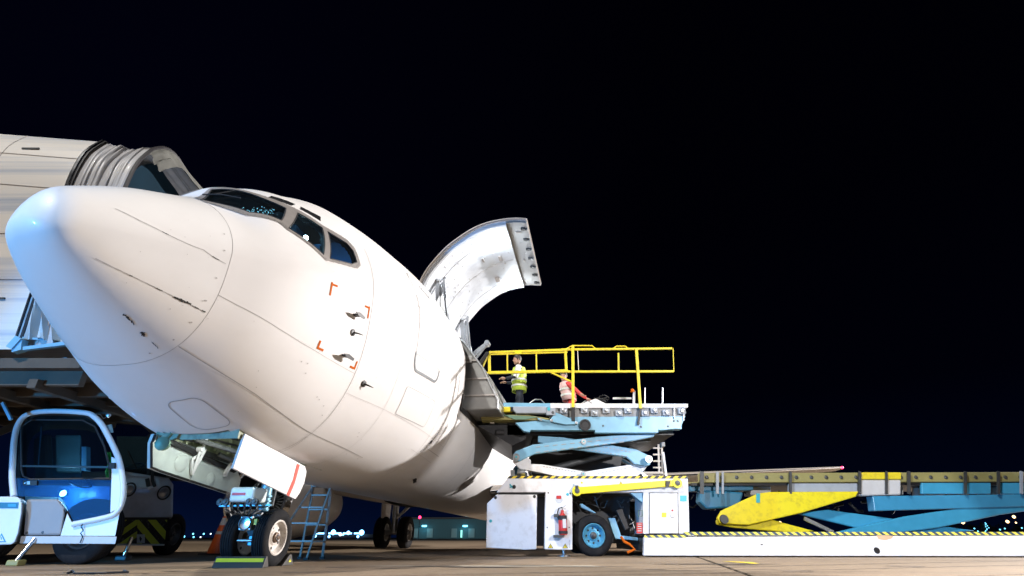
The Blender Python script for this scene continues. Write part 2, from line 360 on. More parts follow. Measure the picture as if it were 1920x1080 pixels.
for (px, py, w_) in ((560, 1074, .16), (1230, 1068, .13), (1490, 1071, .2), (1700, 1062, .25), (640, 1064, .2), (1010, 1074, .12), (330, 1071, .18)):
    c = gnd(px, py); ground_poly('oil_stain', ragged(c.x, c.y, w_, w_ * .7, rt), M['tyremark'], .0028)
crack('pavement_crack', [gnd(760, 1078), gnd(870, 1066), gnd(1010, 1058)], .006)

# ================================================================== AIRCRAFT
X0, Y0, PSI, PP, PZ = -3.968, 3.580, .1468, .0087, .1404
XN = np.array([0.0, 0.08, 0.3, 0.7, 1.22, 1.38, 1.74, 1.95, 2.25, 2.6, 3.3, 4.5, 6.0, 12.0, 22.0, 26, 30, 33])
TBo = np.array([2.552, 2.364, 2.174, 1.937, 1.685, 1.618, 1.478, 1.406, 1.31, 1.219, 1.104, 1.055, 1.018, 1.018, 1.018, 1.6, 2.6, 3.5])
TTo = np.array([2.553, 2.842, 3.037, 3.308, 3.585, 3.69, 4.08, 4.22, 4.42, 4.594, 4.947, 5.175, 5.3, 5.3, 5.3, 5.2, 4.9, 4.3])
THw = np.array([0.0, 0.243, 0.401, 0.612, 0.876, 0.962, 1.157, 1.248, 1.348, 1.439, 1.562, 1.808, 1.996, 1.996, 1.996, 1.5, .8, .25])
TZc = np.array([2.552, 2.52, 2.55, 2.639, 2.771, 2.811, 2.901, 2.95, 3.017, 3.089, 3.204, 3.35, 3.39, 3.39, 3.39, 3.6, 3.8, 3.9])
UN = np.sqrt(XN)
def tang(V):
    d = np.diff(V) / np.diff(UN); m = np.zeros(len(V)); m[0] = d[0]
    for i in range(1, len(V) - 1): m[i] = 0 if d[i - 1] * d[i] <= 0 else 2 * d[i - 1] * d[i] / (d[i - 1] + d[i])
    return m
TG = [(V, tang(V)) for V in (TBo, TTo, THw, TZc)]
def ev(k, X):
    V, m = TG[k]; u = np.sqrt(np.maximum(X, 0)); i = np.clip(np.searchsorted(UN, u, side='right') - 1, 0, len(UN) - 2)
    h = UN[i + 1] - UN[i]; t = np.clip((u - UN[i]) / h, 0, 1)
    return V[i] * (2 * t**3 - 3 * t**2 + 1) + h * m[i] * (t**3 - 2 * t**2 + t) + V[i + 1] * (-2 * t**3 + 3 * t**2) + h * m[i + 1] * (t**3 - t**2)
EH, EL = 1.1325, .7858
def S0(X, th):
    X = np.asarray(X, float); th = np.asarray(th, float)
    bo, to, hw, zc = [ev(k, X) for k in range(4)]; s, c = np.sin(th), np.cos(th)
    ex = np.where(c > 0, EH, EL)
    s2 = np.sign(s) * np.abs(s)**ex; c2 = np.sign(c) * np.abs(c)**ex
    Z = np.where(c > 0, zc + (to - zc) * c2, zc + (zc - bo) * c2)
    return np.stack([hw * s2, X, Z - (X - 4.15) * PP + PZ], -1)
def S(X, thd, off=0.):
    """aircraft local coordinates (x port, y aft, z up); thd degrees from crown towards port"""
    X = np.asarray(X, float); th = np.radians(np.asarray(thd, float)); p = S0(X, th)
    if np.any(off):
        a = S0(np.maximum(X + .01, .0), th) - S0(np.maximum(X - .01, 0), th); b = S0(X, th + .01) - S0(X, th - .01)
        n = np.cross(b, a); n /= np.maximum(np.linalg.norm(n, axis=-1, keepdims=True), 1e-9)
        # outward check
        mid = np.stack([np.zeros_like(X) * np.ones_like(p[..., 0]), p[..., 1], ev(3, X) + PZ - (X - 4.15) * PP + np.zeros_like(p[..., 0])], -1)
        sg = np.sign(((p - mid) * n).sum(-1, keepdims=True)); p = p + n * sg * off
    return p
def S1(X, t, off=0.): return Vector(S(np.array([X]), np.array([t]), off)[0])

jet = thing('cargo_jet', (X0, Y0, 0), 'large white twin engine cargo airliner, nose towards the camera, side cargo door raised', 'airplane', rotz=-PSI)
def L2(X, Y, Z, body=False): return Vector((Y, X, Z + (PZ - (X - 4.15) * PP if body else 0)))   # X aft, Y port -> local
def jb(mb, name, m, parent=None, **k): return mb.build(name, m, parent or jet, **k)

def inpoly(px, py, poly):
    r = np.zeros(px.shape, bool); n = len(poly); j = n - 1
    for i in range(n):
        xi, yi = poly[i]; xj, yj = poly[j]
        c = ((yi > py) != (yj > py)) & (px < (xj - xi) * (py - yi) / ((yj - yi) + 1e-12) + xi)
        r ^= c; j = i
    return r
def grid(Xs, Ts, keep=None, off=0., flip=False):
    XX, TT_ = np.meshgrid(Xs, Ts, indexing='ij'); p = S(XX, TT_, off); nx, nt_ = XX.shape
    cx = (XX[:-1, :-1] + XX[1:, 1:]) / 2; ct = (TT_[:-1, :-1] + TT_[1:, 1:]) / 2
    k = np.ones(cx.shape, bool) if keep is None else keep(cx, ct)
    idx = np.arange(nx * nt_).reshape(nx, nt_)
    q = np.stack([idx[:-1, :-1], idx[:-1, 1:], idx[1:, 1:], idx[1:, :-1]], -1)[k]
    used = np.unique(q); rm = -np.ones(nx * nt_, int); rm[used] = np.arange(len(used))
    return p.reshape(-1, 3)[used], rm[q]
def grid_obj(name, m, Xs, Ts, keep=None, off=0., parent=None, solid=0):
    v, q = grid(Xs, Ts, keep, off); me = bpy.data.meshes.new(name); me.from_pydata(v.tolist(), [], q.tolist())
    me.materials.append(M[m] if isinstance(m, str) else m); me.update()
    b = bmesh.new(); b.from_mesh(me); bmesh.ops.remove_doubles(b, verts=b.verts, dist=1e-5); bmesh.ops.recalc_face_normals(b, faces=b.faces); b.to_mesh(me); b.free()
    me.polygons.foreach_set('use_smooth', [True] * len(me.polygons))
    o = bpy.data.objects.new(name, me); COL.objects.link(o); o.parent = parent or jet
    if solid:
        s_ = o.modifiers.new('s', 'SOLIDIFY'); s_.thickness = solid; s_.offset = 0
    return o
PANES = [[(1.292, 24.5), (1.60, 9.5), (1.72, 20), (1.88, 33), (2.06, 43.0), (1.845, 55.5), (1.56, 47.6), (1.42, 34.5)],
         [(2.19, 46.5), (2.47, 55.2), (2.30, 75.0), (1.89, 61.2)],
         [(2.545, 56.8), (2.86, 61.3), (2.95, 65.5), (2.965, 72.3), (2.83, 74.8), (2.40, 76.4)]]
OUTER = [(1.24, 20), (1.655, 4.5), (1.82, 16), (1.98, 29), (2.14, 38.5), (2.52, 52.5), (2.92, 58.6), (3.03, 63.2), (3.045, 73.3), (2.95, 76.4), (2.33, 78.4), (1.86, 62.5), (1.80, 58), (1.50, 50), (1.36, 37.5), (1.24, 27)]
BROW = [[(1.97, 31.0), (2.14, 27.2), (2.38, 34.8), (2.22, 39.0)], [(2.32, 41.0), (2.44, 36.4), (2.68, 43.0), (2.56, 48.5)]]
mir = lambda pl: [(a, -b) for a, b in pl]
AP = PANES + [mir(p) for p in PANES] + BROW
CARGO = (7.1, 10.6, 31, 106)
def skin_keep(cx, ct):
    k = np.ones(cx.shape, bool)
    for pl in AP: k &= ~inpoly(cx, ct, pl)
    k &= ~((cx > CARGO[0]) & (cx < CARGO[1]) & (ct > CARGO[2]) & (ct < CARGO[3]))
    k &= ~((cx > 2.5) & (cx < 4.2) & (np.abs(np.abs(ct) - 180) < 13))       # nose gear bay
    return k
Xs = np.unique(np.round(np.concatenate([np.arange(1.28, 3.1, .008), np.arange(3.1, 7.1, .06), [7.1], np.arange(7.16, 10.6, .1), [10.6], np.arange(10.8, 22, .4), np.arange(22, 33.01, .3)]), 4))
Ts = np.unique(np.round(np.concatenate([np.arange(-180, -80, 2), np.arange(-80, 80, .4), np.arange(80, 180.1, 2)]), 3))
skin = grid_obj('fuselage_skin', 'white', Xs, Ts, skin_keep)
rad = grid_obj('radome', 'radome', np.concatenate([[0, .002, .006, .012, .02, .035, .055], np.arange(.08, 1.2, .03), [1.2, 1.255, 1.276]]), np.arange(-180, 180.1, 3), None, 0)
lip = grid_obj('radome_joint', 'seam_light', np.array([1.27, 1.284]), np.arange(-180, 180.1, 3), None, -.006)
def frame_keep(cx, ct):
    k = inpoly(cx, ct, OUTER) | inpoly(cx, ct, mir(OUTER))
    for pl in PANES: k &= ~inpoly(cx, ct, pl) & ~inpoly(cx, ct, mir(pl))
    return k
grid_obj('windshield_frame', 'frame_grey', np.arange(1.28, 3.06, .007), np.arange(-79, 79.01, .35), frame_keep, .007)
def grow(pl, f=1.06):
    cx = sum(p[0] for p in pl) / len(pl); cy = sum(p[1] for p in pl) / len(pl); return [(cx + (a - cx) * f, cy + (b - cy) * f) for a, b in pl]
for sgn in (1, -1):
    for i, pl in enumerate(PANES):
        p2 = grow(pl) if sgn == 1 else grow(mir(pl)); xs = [p[0] for p in p2]; ts = [p[1] for p in p2]
        o = grid_obj('window_pane', ['glass_dark', 'glass_dark', 'glass_blue'][i], np.linspace(min(xs), max(xs), 40), np.linspace(min(ts), max(ts), 40), lambda a, b: inpoly(a, b, p2), -.012)
for pl in BROW:
    p2 = grow(pl, 1.15); xs = [p[0] for p in p2]; ts = [p[1] for p in p2]
    grid_obj('eyebrow_window', 'black', np.linspace(min(xs), max(xs), 50), np.linspace(min(ts), max(ts), 50), lambda a, b: inpoly(a, b, p2), -.01)
    for q in range(4):
        pass
# rubber seals round the panes
for pl in PANES[:3]:
    mb = MB(); pts = []
    for i in range(len(pl)):
        a, b = pl[i], pl[(i + 1) % len(pl)]
        for t in np.linspace(0, 1, 12, endpoint=False): pts.append(S1(a[0] + (b[0] - a[0]) * t, a[1] + (b[1] - a[1]) * t, .004))
    mb.tube(pts, .009, 6, closed=True); jb(mb, 'window_seal', 'dark', smooth=True)

def strip(pts, w, off=.003, jit=0, n=10, rn=random):
    """thin ribbon on the skin through (X, theta) points"""
    q = []
    for a, b in zip(pts[:-1], pts[1:]):
        for t in np.linspace(0, 1, n, endpoint=False): q.append((a[0] + (b[0] - a[0]) * t, a[1] + (b[1] - a[1]) * t))
    q.append(pts[-1]); P3 = [S1(a, b, off) for a, b in q]; N3 = [(S1(a, b, off + .05) - S1(a, b, off)).normalized() for a, b in q]
    vs = []
    for i, p in enumerate(P3):
        d = (P3[min(i + 1, len(P3) - 1)] - P3[max(i - 1, 0)]).normalized(); sd = d.cross(N3[i]).normalized(); ww = w * (1 + rn.uniform(-jit, jit)) / 2
        sh = sd * rn.uniform(-jit, jit) * w * .6
        vs += [p + sd * ww + sh, p - sd * ww + sh]
    return vs, [(2 * i, 2 * i + 1, 2 * i + 3, 2 * i + 2) for i in range(len(P3) - 1)]
def ring(X, t0, t1, w, m='seam', name='skin_seam', off=.003, n=60):
    v, f = strip([(X, t) for t in np.linspace(t0, t1, n)], w, off, n=1); return jb(MB().add(v, f), name, m)
ring(3.32, 60, 175, .008, 'seam_light'); ring(3.32, 96, 116, .008)
for pts, m, w in (([(1.285, 107.8), (1.45, 109.2), (1.651, 110.6), (1.93, 112.6), (2.221, 113.9), (2.7, 115), (3.31, 115.5)], 'seam_light', .006), ([(1.285, 144.8), (2.2, 144.2), (3.34, 147.2)], 'seam', .009),
                  ([(3.34, 147.2), (4.07, 149), (4.77, 151)], 'seam_light', .009), ([(3.33, 150), (3.4, 168)], 'seam_light', .006), ([(4.3, 90), (3.9, 92)], 'seam_light', .006)):
    v, f = strip(pts, w); jb(MB().add(v, f), 'skin_seam', m)
for pts in ([(3.34, 72), (7.0, 72)], [(3.34, 124), (7.0, 128)], [(5.7, 137), (7.0, 139)], [(3.34, 45), (7.0, 47)]):
    v, f = strip(pts, .006, n=40); jb(MB().add(v, f), 'skin_seam', 'seam_faint')
for X in (4.25, 6.3): ring(X, 20, 170, .005, 'seam_faint')
# lightning strips on the radome, with chipped paint
for pts, ch in (([(.381, 60.3), (.461, 66), (.541, 71.2), (.631, 75.5), (.721, 79.6), (.821, 83.6), (.921, 87), (1.021, 89.6), (1.131, 91.4), (1.25, 92.8)], [(.42, .06, .005), (.88, .06, .008)]),
                ([(.371, 122), (.461, 121), (.551, 120.1), (.641, 119.4), (.731, 119), (.831, 118.8), (.941, 118.7), (1.041, 118.7), (1.161, 118.9), (1.262, 119)], [(.30, .03, .006), (.55, .05, .007), (.70, .06, .014), (.76, .09, .020), (.86, .06, .008), (.955, .035, .010)])):
    rn = random.Random(5); v, f = strip(pts, .005, .0035, .25, n=6, rn=rn); st = jb(MB().add(v, f), 'lightning_strip', 'seam')
    L_ = len(pts) - 1
    for u, l, w in ch:
        def pt(u_):
            u_ = min(max(u_, 0), .999) * L_; i = int(u_); t = u_ - i; return (pts[i][0] + (pts[i + 1][0] - pts[i][0]) * t, pts[i][1] + (pts[i + 1][1] - pts[i][1]) * t)
        v, f = strip([pt(u), pt(u + l)], w, .0045, .6, 12, rn=rn); jb(MB().add(v, f), 'paint_chip', 'chip', st)
for (a, b, w) in (((.80, 150), (.92, 151), .014), ((1.0, 152), (1.05, 152.5), .02), ((1.12, 153), (1.2, 153.5), .006)):
    rn = random.Random(int(a[1] * 7 + a[0] * 50)); v, f = strip([a, b], w, .004, .8, 14, rn=rn); jb(MB().add(v, f), 'paint_chip', 'chip')
# fasteners
mbs = MB()
def dot(mb, X, t, r, off=.004, mi=0):
    c = S1(X, t, off); n = (S1(X, t, .06) - S1(X, t, 0)).normalized(); u = n.orthogonal().normalized(); w = n.cross(u)
    vs = [c + (u * math.cos(a) + w * math.sin(a)) * r for a in [k * math.pi / 4 for k in range(8)]]
    mb.add(vs, [tuple(range(8))], mi)
for t in (70, 86, 100, 113, 128, 143, 160): dot(mbs, 1.21, t, .009)
rn = random.Random(11)
for q in range(70): dot(mbs, rn.uniform(.5, 6.8), rn.uniform(60, 165), rn.choice([.003, .004, .006, .004]))
for x, t in ((2.38, 121), (2.47, 120.5), (2.52, 124.5), (2.9, 131), (2.96, 131.5), (3.1, 133), (3.2, 137), (4.1, 139), (4.15, 141), (4.35, 152), (4.7, 152.5)): dot(mbs, x, t, .009)
jb(mbs, 'fastener_heads', 'seam_light')['kind'] = 'stuff'
mb = MB()
for X in (3.29, 3.35):
    for t in np.arange(62, 170, 1.6): dot(mb, X, t, .0045)
for (x0_, t0_, x1_, t1_) in ((2.2, 113.3, 3.3, 115.0), (1.3, 144.3, 3.3, 146.7), (3.4, 147, 4.7, 150.5), (3.4, 72.6, 4.5, 72.6), (3.4, 124.6, 7, 128.5), (5.5, 137.6, 7, 139.5)):
    n_ = int(abs(x1_ - x0_) / .055)
    for q in range(n_): dot(mb, x0_ + (x1_ - x0_) * q / n_, t0_ + (t1_ - t0_) * q / n_, .004)
for t in np.arange(20, 130, 1.8): dot(mb, 6.98, t, .005); dot(mb, 6.27, t, .004)
jb(mb, 'rivets', 'seam_faint')['kind'] = 'stuff'
mb = MB()
for a_, b_ in zip(OUTER, OUTER[1:] + OUTER[:1]):
    for q in range(5):
        t = q / 5; dot(mb, (a_[0] + (b_[0] - a_[0]) * t - 2.2) * .965 + 2.2, (a_[1] + (b_[1] - a_[1]) * t - 45) * .965 + 45, .005, .011)
jb(mb, 'frame_screws', 'steel_dark')['kind'] = 'stuff'
# orange corner marks
for (x, t, sx_, st_) in ((2.451, 90.8, 1, 1), (3.26, 92.5, -1, 1), (2.501, 113.0, 1, -1), (3.27, 113.8, -1, -1)):
    mb = MB(); v, f = strip([(x, t), (x + .10 * sx_, t)], .028, .004, n=3); mb.add(v, f)
    v, f = strip([(x, t - .4 * st_), (x, t + 3.0 * st_)], .028, .0045, n=3); mb.add(v, f); jb(mb, 'corner_mark', 'orange')
# probes: blades and vanes
def probe(X, t, kind):
    n = (S1(X, t, .06) - S1(X, t, 0)).normalized(); p = S1(X, t, 0); fw = Vector((0, -1, 0)); fw = (fw - n * fw.dot(n)).normalized(); up = n.cross(fw)
    mb = MB()
    if kind == 'pitot':
        mb.prism([p + fw * .03 + up * .012, p - fw * .035 + up * .012, p - fw * .035 - up * .012, p + fw * .03 - up * .012], n * .08)
        q_ = p + n * .085; mb.prism([q_ + fw * .11, q_ + fw * .04 + up * .028, q_ - fw * .10 + up * .022, q_ - fw * .11 - up * .01, q_ + fw * .02 - up * .026], n * .012)
        jb(mb, 'pitot_probe', 'chip')
    else:
        mb.lathe(p, n, [(0, .045), (.012, .045), (.016, .03), (.02, .0)], 16)
        mb.tube([p + n * .015, p + n * .07 - fw * .04, p + n * .10 - fw * .10], [.012, .010, .004], 8); jb(mb, 'air_data_vane', 'chip')
probe(2.97, 96.4, 'pitot'); probe(3.01, 102, 'vane'); probe(2.97, 111.2, 'pitot'); probe(3.57, 118, 'vane')
# entry door: a panel 5 mm proud with a grey seal and scuffed sill
def rrect(x0, x1, t0, t1, rx, rt, n=6):
    o = []
    for (cx, ct, a0) in ((x1 - rx, t0 + rt, -90), (x1 - rx, t1 - rt, 0), (x0 + rx, t1 - rt, 90), (x0 + rx, t0 + rt, 180)):
        for k_ in range(n + 1):
            a = R(a0 + 90 * k_ / n); o.append((cx + rx * math.cos(a), ct + rt * math.sin(a)))
    return o
DR = rrect(4.60, 5.46, 56.5, 105, .12, 4.5)
ed = grid_obj('entry_door', 'white', np.linspace(4.60, 5.46, 30), np.linspace(56.5, 105, 60), lambda a, b: inpoly(a, b, DR), .005)
v, f = strip(DR + [DR[0]], .016, .0075, n=3); jb(MB().add(v, f), 'door_seal', 'seam_light', ed)
lo = [p for p in DR if p[1] > 100]; lo = [(5.46, 99.5)] + sorted(lo, key=lambda p: -math.atan2(p[1] - 100.5, p[0] - 5.03) * -1) + [(4.60, 99.5)]
lo2 = [(5.46, 100.0)] + [p for p in DR[7:21]] + [(4.60, 98.5)]
v, f = strip(lo2, .042, .0085, n=3); jb(MB().add(v, f), 'sill_scuff_plate', 'steel_dark', ed)
v, f = strip([(4.62, 99.2), (5.44, 99.8)], .01, .0085); jb(MB().add(v, f), 'sill_line', 'seam', ed)
v, f = strip([(4.55, 80.0), (5.05, 80.6)], .008, .009); jb(MB().add(v, f), 'door_handle', 'seam', ed)
v, f = strip([(4.93, 62.5), (5.22, 66.5)], .06, .009); win = jb(MB().add(v, f), 'door_window', 'chip', ed)
v, f = strip([(4.98, 63.5), (5.17, 65.7)], .022, .011); jb(MB().add(v, f), 'door_window_glint', 'white', win)
# access hatch and lower markings
HT = rrect(4.58, 5.60, 112, 124.8, .05, 1.5)
ht = grid_obj('access_hatch', 'white', np.linspace(4.58, 5.60, 16), np.linspace(112, 124.8, 16), lambda a, b: inpoly(a, b, HT), .003)
for a, b in ((0, 14), (14, 22), (21, 28)): pass
v, f = strip(HT + [HT[0]], .009, .0045, .2, n=3); jb(MB().add(v, f), 'hatch_seam', 'seam', ht)
BH = rrect(1.85, 2.42, 163, 178, .12, 4)
v, f = strip(BH + [BH[0]], .01, .004, n=3); jb(MB().add(v, f), 'belly_hatch_seam', 'seam')
v, f = strip([(7.15, 152.5), (7.45, 155.5)], .07, .006, .2); jb(MB().add(v, f), 'belly_outlet', 'chip')
rn = random.Random(9); mb = MB()
for q in range(26):
    x = 6.1 + .25 * (q / 26) + rn.uniform(-.03, .03); t = 136 - q * .72
    v, f = strip([(x, t), (x + rn.uniform(.03, .12), t + rn.uniform(-.1, .1))], rn.uniform(.006, .014), .004, n=2); mb.add(v, f)
jb(mb, 'stencil_marks', 'seam')
v, f = strip([(6.22, 129.5), (6.30, 128.8)], .06, .005, n=2); jb(MB().add(v, f), 'stencil_triangle', 'chip')
ring(7.02, 60, 130, .012, 'seam_light'); ring(9.0, 108, 150, .008, 'seam_light'); ring(6.0, 100, 160, .007, 'seam_light')
v, f = strip([(6.3, 133), (7.1, 133.8)], .012); jb(MB().add(v, f), 'skin_seam', 'seam_light')

# cockpit interior
grid_obj('cockpit_lining', 'liner', np.arange(1.34, 3.4, .03), np.arange(-110, 110.1, 2), lambda a, b: skin_keep(a, b), -.07)
mb = MB(); 
mb.add([L2(1.45, -.45, 3.52, 1), L2(1.45, .45, 3.52, 1), L2(2.3, .95, 3.6, 1), L2(2.3, -.95, 3.6, 1)], [(0, 1, 2, 3)])
jb(mb, 'glare_shield', 'dark')
jb(MB().box(L2(2.5, -.8, 3.5, 1), L2(2.9, -.3, 4.1, 1)), 'pilot_seat', 'navy', bevel=.05); jb(MB().box(L2(2.5, .25, 3.3, 1), L2(2.9, .72, 4.0, 1)), 'pilot_seat', 'navy', bevel=.05)
mb = MB(); mb.add([L2(3.4, -1.3, 2.9, 1), L2(3.4, 1.35, 2.9, 1), L2(3.4, 1.1, 4.2, 1), L2(3.4, -1.0, 4.2, 1)], [(0, 1, 2, 3)])
jb(mb, 'cockpit_bulkhead', 'gsegrey')
mb = MB(); rn = random.Random(2)
for q in range(110):
    u = rn.random() ** .6; X = 1.80 + u * .5; Y = rn.uniform(.05, .60); Z = 3.78 + (X - 1.8) * .55 + rn.uniform(-.06, .03)
    c = L2(X, Y, Z, 1); r = rn.uniform(.002, .005); mb.box(c - Vector((r, r, r)), c + Vector((r, r, r)))
jb(mb, 'instrument_lights', 'panel_lamp')['kind'] = 'stuff'
mb = MB(); c = S1(2.20, 61.5, -.10); mb.lathe(c - Vector((0, .0, 0)), (1, 0, 0), [(-.03, 0), (-.025, .02), (-.01, .034), (.01, .034), (.025, .02), (.03, 0)], 24); jb(mb, 'cockpit_lamp', 'lamp_cool', smooth=True)
def plight(name, loc_local, e_, col, r=.05, parent=None):
    L = bpy.data.lights.new(name, 'POINT'); L.energy = e_; L.color = col; L.shadow_soft_size = r
    o = bpy.data.objects.new(name, L); COL.objects.link(o); o.location = loc_local; o.parent = parent or jet; return o
plight('cockpit_light', L2(2.3, .86, 3.75, 1), 4.5, (.55, .85, 1.0), .05)
plight('added_pane_fill', L2(3.05, .95, 3.6, 1), 4, (.1, .45, 1.0), .05)  # blue fill added so the third side pane reads blue
plight('wheel_well_light', L2(2.85, .1, 1.40, 0), 16, (.92, 1.0, .95), .04)
# wipers
mb = MB(); mb.tube([S1(1.44, 14, .02), S1(1.52, 24, .03), S1(1.60, 34, .03)], .008, 6); mb.tube([S1(1.48, 19, .02), S1(1.66, 24, .035)], .006, 6); jb(mb, 'wiper', 'dark')

# cargo hold seen through the doorway
mb = MB(); 
fl = [L2(5.2, -1.7, 2.5, 1), L2(5.2, 1.86, 2.5, 1), L2(14, 1.86, 2.5, 1), L2(14, -1.7, 2.5, 1)]; mb.add(fl, [(0, 1, 2, 3)]); jb(mb, 'cargo_floor', 'steel_dark')
mb = MB(); mb.add([L2(6.4, -1.9, 2.5, 1), L2(6.4, 1.9, 2.5, 1), L2(6.4, 1.4, 4.7, 1), L2(6.4, -1.4, 4.7, 1)], [(0, 1, 2, 3)]); jb(mb, 'cargo_bulkhead', 'gsegrey')
# door surround and dark sill seal
edge = [(7.1, 31), (7.1, 106), (10.6, 106), (10.6, 31), (7.1, 31)]
v, f = strip(edge, .035, .006, n=40); jb(MB().add(v, f), 'cargo_door_surround', 'frame_grey')
v, f = strip([(7.1, 100), (7.1, 106.4), (10.6, 106.4)], .09, .03, n=40); mb = MB().add(v, f); o = jb(mb, 'cargo_sill_seal', 'chip'); s_ = o.modifiers.new('s', 'SOLIDIFY'); s_.thickness = .05
# the raised cargo door: curved shell swung up and over
prof = [(.80, 5.18), (.90, 5.48), (1.04, 5.75), (1.24, 6.02), (1.45, 6.26), (1.70, 6.46), (2.03, 6.68), (2.40, 6.82), (2.80, 6.87), (3.05, 6.87), (3.30, 6.83)]
from itertools import accumulate
def smooth(pl, n=5):
    out = []
    for i in range(len(pl) - 1):
        p0 = pl[max(i - 1, 0)]; p1 = pl[i]; p2 = pl[i + 1]; p3 = pl[min(i + 2, len(pl) - 1)]
        for k_ in range(n):
            t = k_ / n; out.append(tuple(.5 * ((2 * b) + (-a + c) * t + (2 * a - 5 * b + 4 * c - d) * t * t + (-a + 3 * b - 3 * c + d) * t**3) for a, b, c, d in zip(p0, p1, p2, p3)))
    out.append(tuple(pl[-1])); return out
pr = smooth(prof, 4)
def pn(i):
    a = Vector(pr[max(i - 1, 0)]); b = Vector(pr[min(i + 1, len(pr) - 1)]); d = (b - a).normalized(); return Vector((d.y, -d.x))   # towards the inside (down / outboard)
XF, XA = 7.12, 10.58
def shell(off0, off1, i0, i1, xf, xa):
    mb = MB(); vs = []; n_ = i1 - i0 + 1
    for X in (xf, xa):
        for o_ in (off0, off1):
            for i in range(i0, i1 + 1):
                n2 = pn(i); vs.append(L2(X, pr[i][0] + n2.x * o_, pr[i][1] + n2.y * o_, 0) + Vector((0, 0, PZ - .03)))
    def ix(a, b, c): return (a * 2 + b) * n_ + c
    fs = []
    for i in range(n_ - 1):
        fs += [(ix(0, 0, i), ix(0, 0, i + 1), ix(1, 0, i + 1), ix(1, 0, i)), (ix(0, 1, i), ix(1, 1, i), ix(1, 1, i + 1), ix(0, 1, i + 1)),
               (ix(0, 0, i), ix(0, 1, i), ix(0, 1, i + 1), ix(0, 0, i + 1)), (ix(1, 0, i), ix(1, 0, i + 1), ix(1, 1, i + 1), ix(1, 1, i))]
    fs += [(ix(0, 0, 0), ix(1, 0, 0), ix(1, 1, 0), ix(0, 1, 0)), (ix(0, 0, n_ - 1), ix(0, 1, n_ - 1), ix(1, 1, n_ - 1), ix(1, 0, n_ - 1))]
    mb.add(vs, fs); return mb
NP = len(pr) - 1; cut = int(NP * .80)
cd = jb(shell(0, .03, 0, NP, XF, XA), 'cargo_door', 'gsewhite', smooth=True)
jb(shell(.03, .16, 2, cut, XF + .07, XA - .07), 'door_lining', 'lining', cd, smooth=True)
jb(shell(.03, .09, cut, NP, XF + .05, XA - .05), 'latch_panel', 'doorpan', cd, smooth=True)
def dp(X, u, off):
    i = int(u * NP); i = min(i, NP - 1); t = u * NP - i; a = Vector(pr[i]).lerp(Vector(pr[i + 1]), t); n2 = pn(i)
    return L2(X, a.x + n2.x * off, a.y + n2.y * off, 0) + Vector((0, 0, PZ - .03))
sl = MB()
rimp = [dp(XF, u, .02) for u in np.linspace(.02, .985, 40)] + [dp(X, .995, .02) for X in np.linspace(XF + .05, XA - .05, 12)] + [dp(XA, u, .02) for u in np.linspace(.985, .02, 40)]
sl.tube(rimp, .024, 6); jb(sl, 'door_edge_seal', 'frame_grey', cd, smooth=True)
for k_ in range(7):
    X = XF + .30 + k_ * .48; mb = MB()
    a = dp(X, .955, .10); b = dp(X, .995, .12)
    mb.tube([a - Vector((0, .05, .0)), a + Vector((0, .05, 0))], .035, 10); mb.beam(a, b, .05, .05); mb.box(a - Vector((.06, .03, .03)), a + Vector((.03, .03, .03)))
    jb(mb, 'door_latch', 'steel_dark', cd)
for (X, u, sx2, sy2) in ((8.6, .70, .26, .08), (9.6, .62, .28, .16), (8.35, .58, .16, .05), (8.9, .72, .04, .04), (7.6, .90, .05, .12), (9.0, .88, .12, .03)):
    c = dp(X, u, .165 if u < .8 else .095); mb = MB().box(c - Vector((sy2 / 2, sx2 / 2, .015)), c + Vector((sy2 / 2, sx2 / 2, .015))); jb(mb, 'door_fitting', 'frame_grey', cd)
mb = MB(); rn = random.Random(4)
for q in range(60):
    c = dp(XF + rn.uniform(.15, 3.2), rn.uniform(.15, .97), .17); r = .006; mb.box(c - Vector((r, r, .03)), c + Vector((r, r, .0)))
jb(mb, 'door_fasteners', 'seam', cd)['kind'] = 'stuff'
for k_ in range(3):
    X = XF + .6 + k_ * 1.1
    v = [dp(X, u, .163) for u in np.linspace(.1, .78, 20)]; mb = MB().tube(v, .006, 4); jb(mb, 'lining_seam', 'seam_light', cd)
for (X, u) in ((7.75, .70), (10.15, .735)):
    c = dp(X, u, .20); mb = MB(); mb.lathe(c, (0.1, 0, -1), [(-.03, .10), (0, .12), (.03, .10), (.04, 0)], 18); jb(mb, 'door_lamp', 'lamp_cool', cd, smooth=True)
    plight('door_light', c + Vector((.05, 0, -.10)), 50, (.85, .93, 1), .1)
# hinge arms and actuators
def arm(X):
    mb = MB(); h = S1(X, 40, 0); q = dp(X, .30, .16)
    q = dp(X, .17, .18)
    mb.beam(h, q, .06, .10); mb.beam(S1(X + .12, 47, 0), dp(X + .12, .22, .22), .035, .05); mb.tube([S1(X + .2, 50, -.05), dp(X + .2, .20, .2)], .03, 8)
    mb.prism([h, q, q + Vector((.12, 0, -.16)), h + Vector((.16, 0, -.02))], (0, .03, 0))
    mb.beam(h + Vector((0, .2, 0)), dp(X + .2, .25, .17), .03, .04); mb.tube([q + Vector((0, -.08, 0)), q + Vector((0, .3, 0))], .035, 10)
    jb(mb, 'hinge_arm', 'alu')
arm(7.55); arm(10.0)
mb = MB(); c = S1(10.45, 44, .02); d = Vector((.45, .0, .35)); mb.beam(c, c + d, .07, .12); mb.tube([c + d - Vector((0, .1, 0)), c + d + Vector((0, .1, 0))], .07, 10); mb.beam(c + Vector((.1, 0, -.12)), c + d, .04, .05); jb(mb, 'hinge_arm', 'alu')

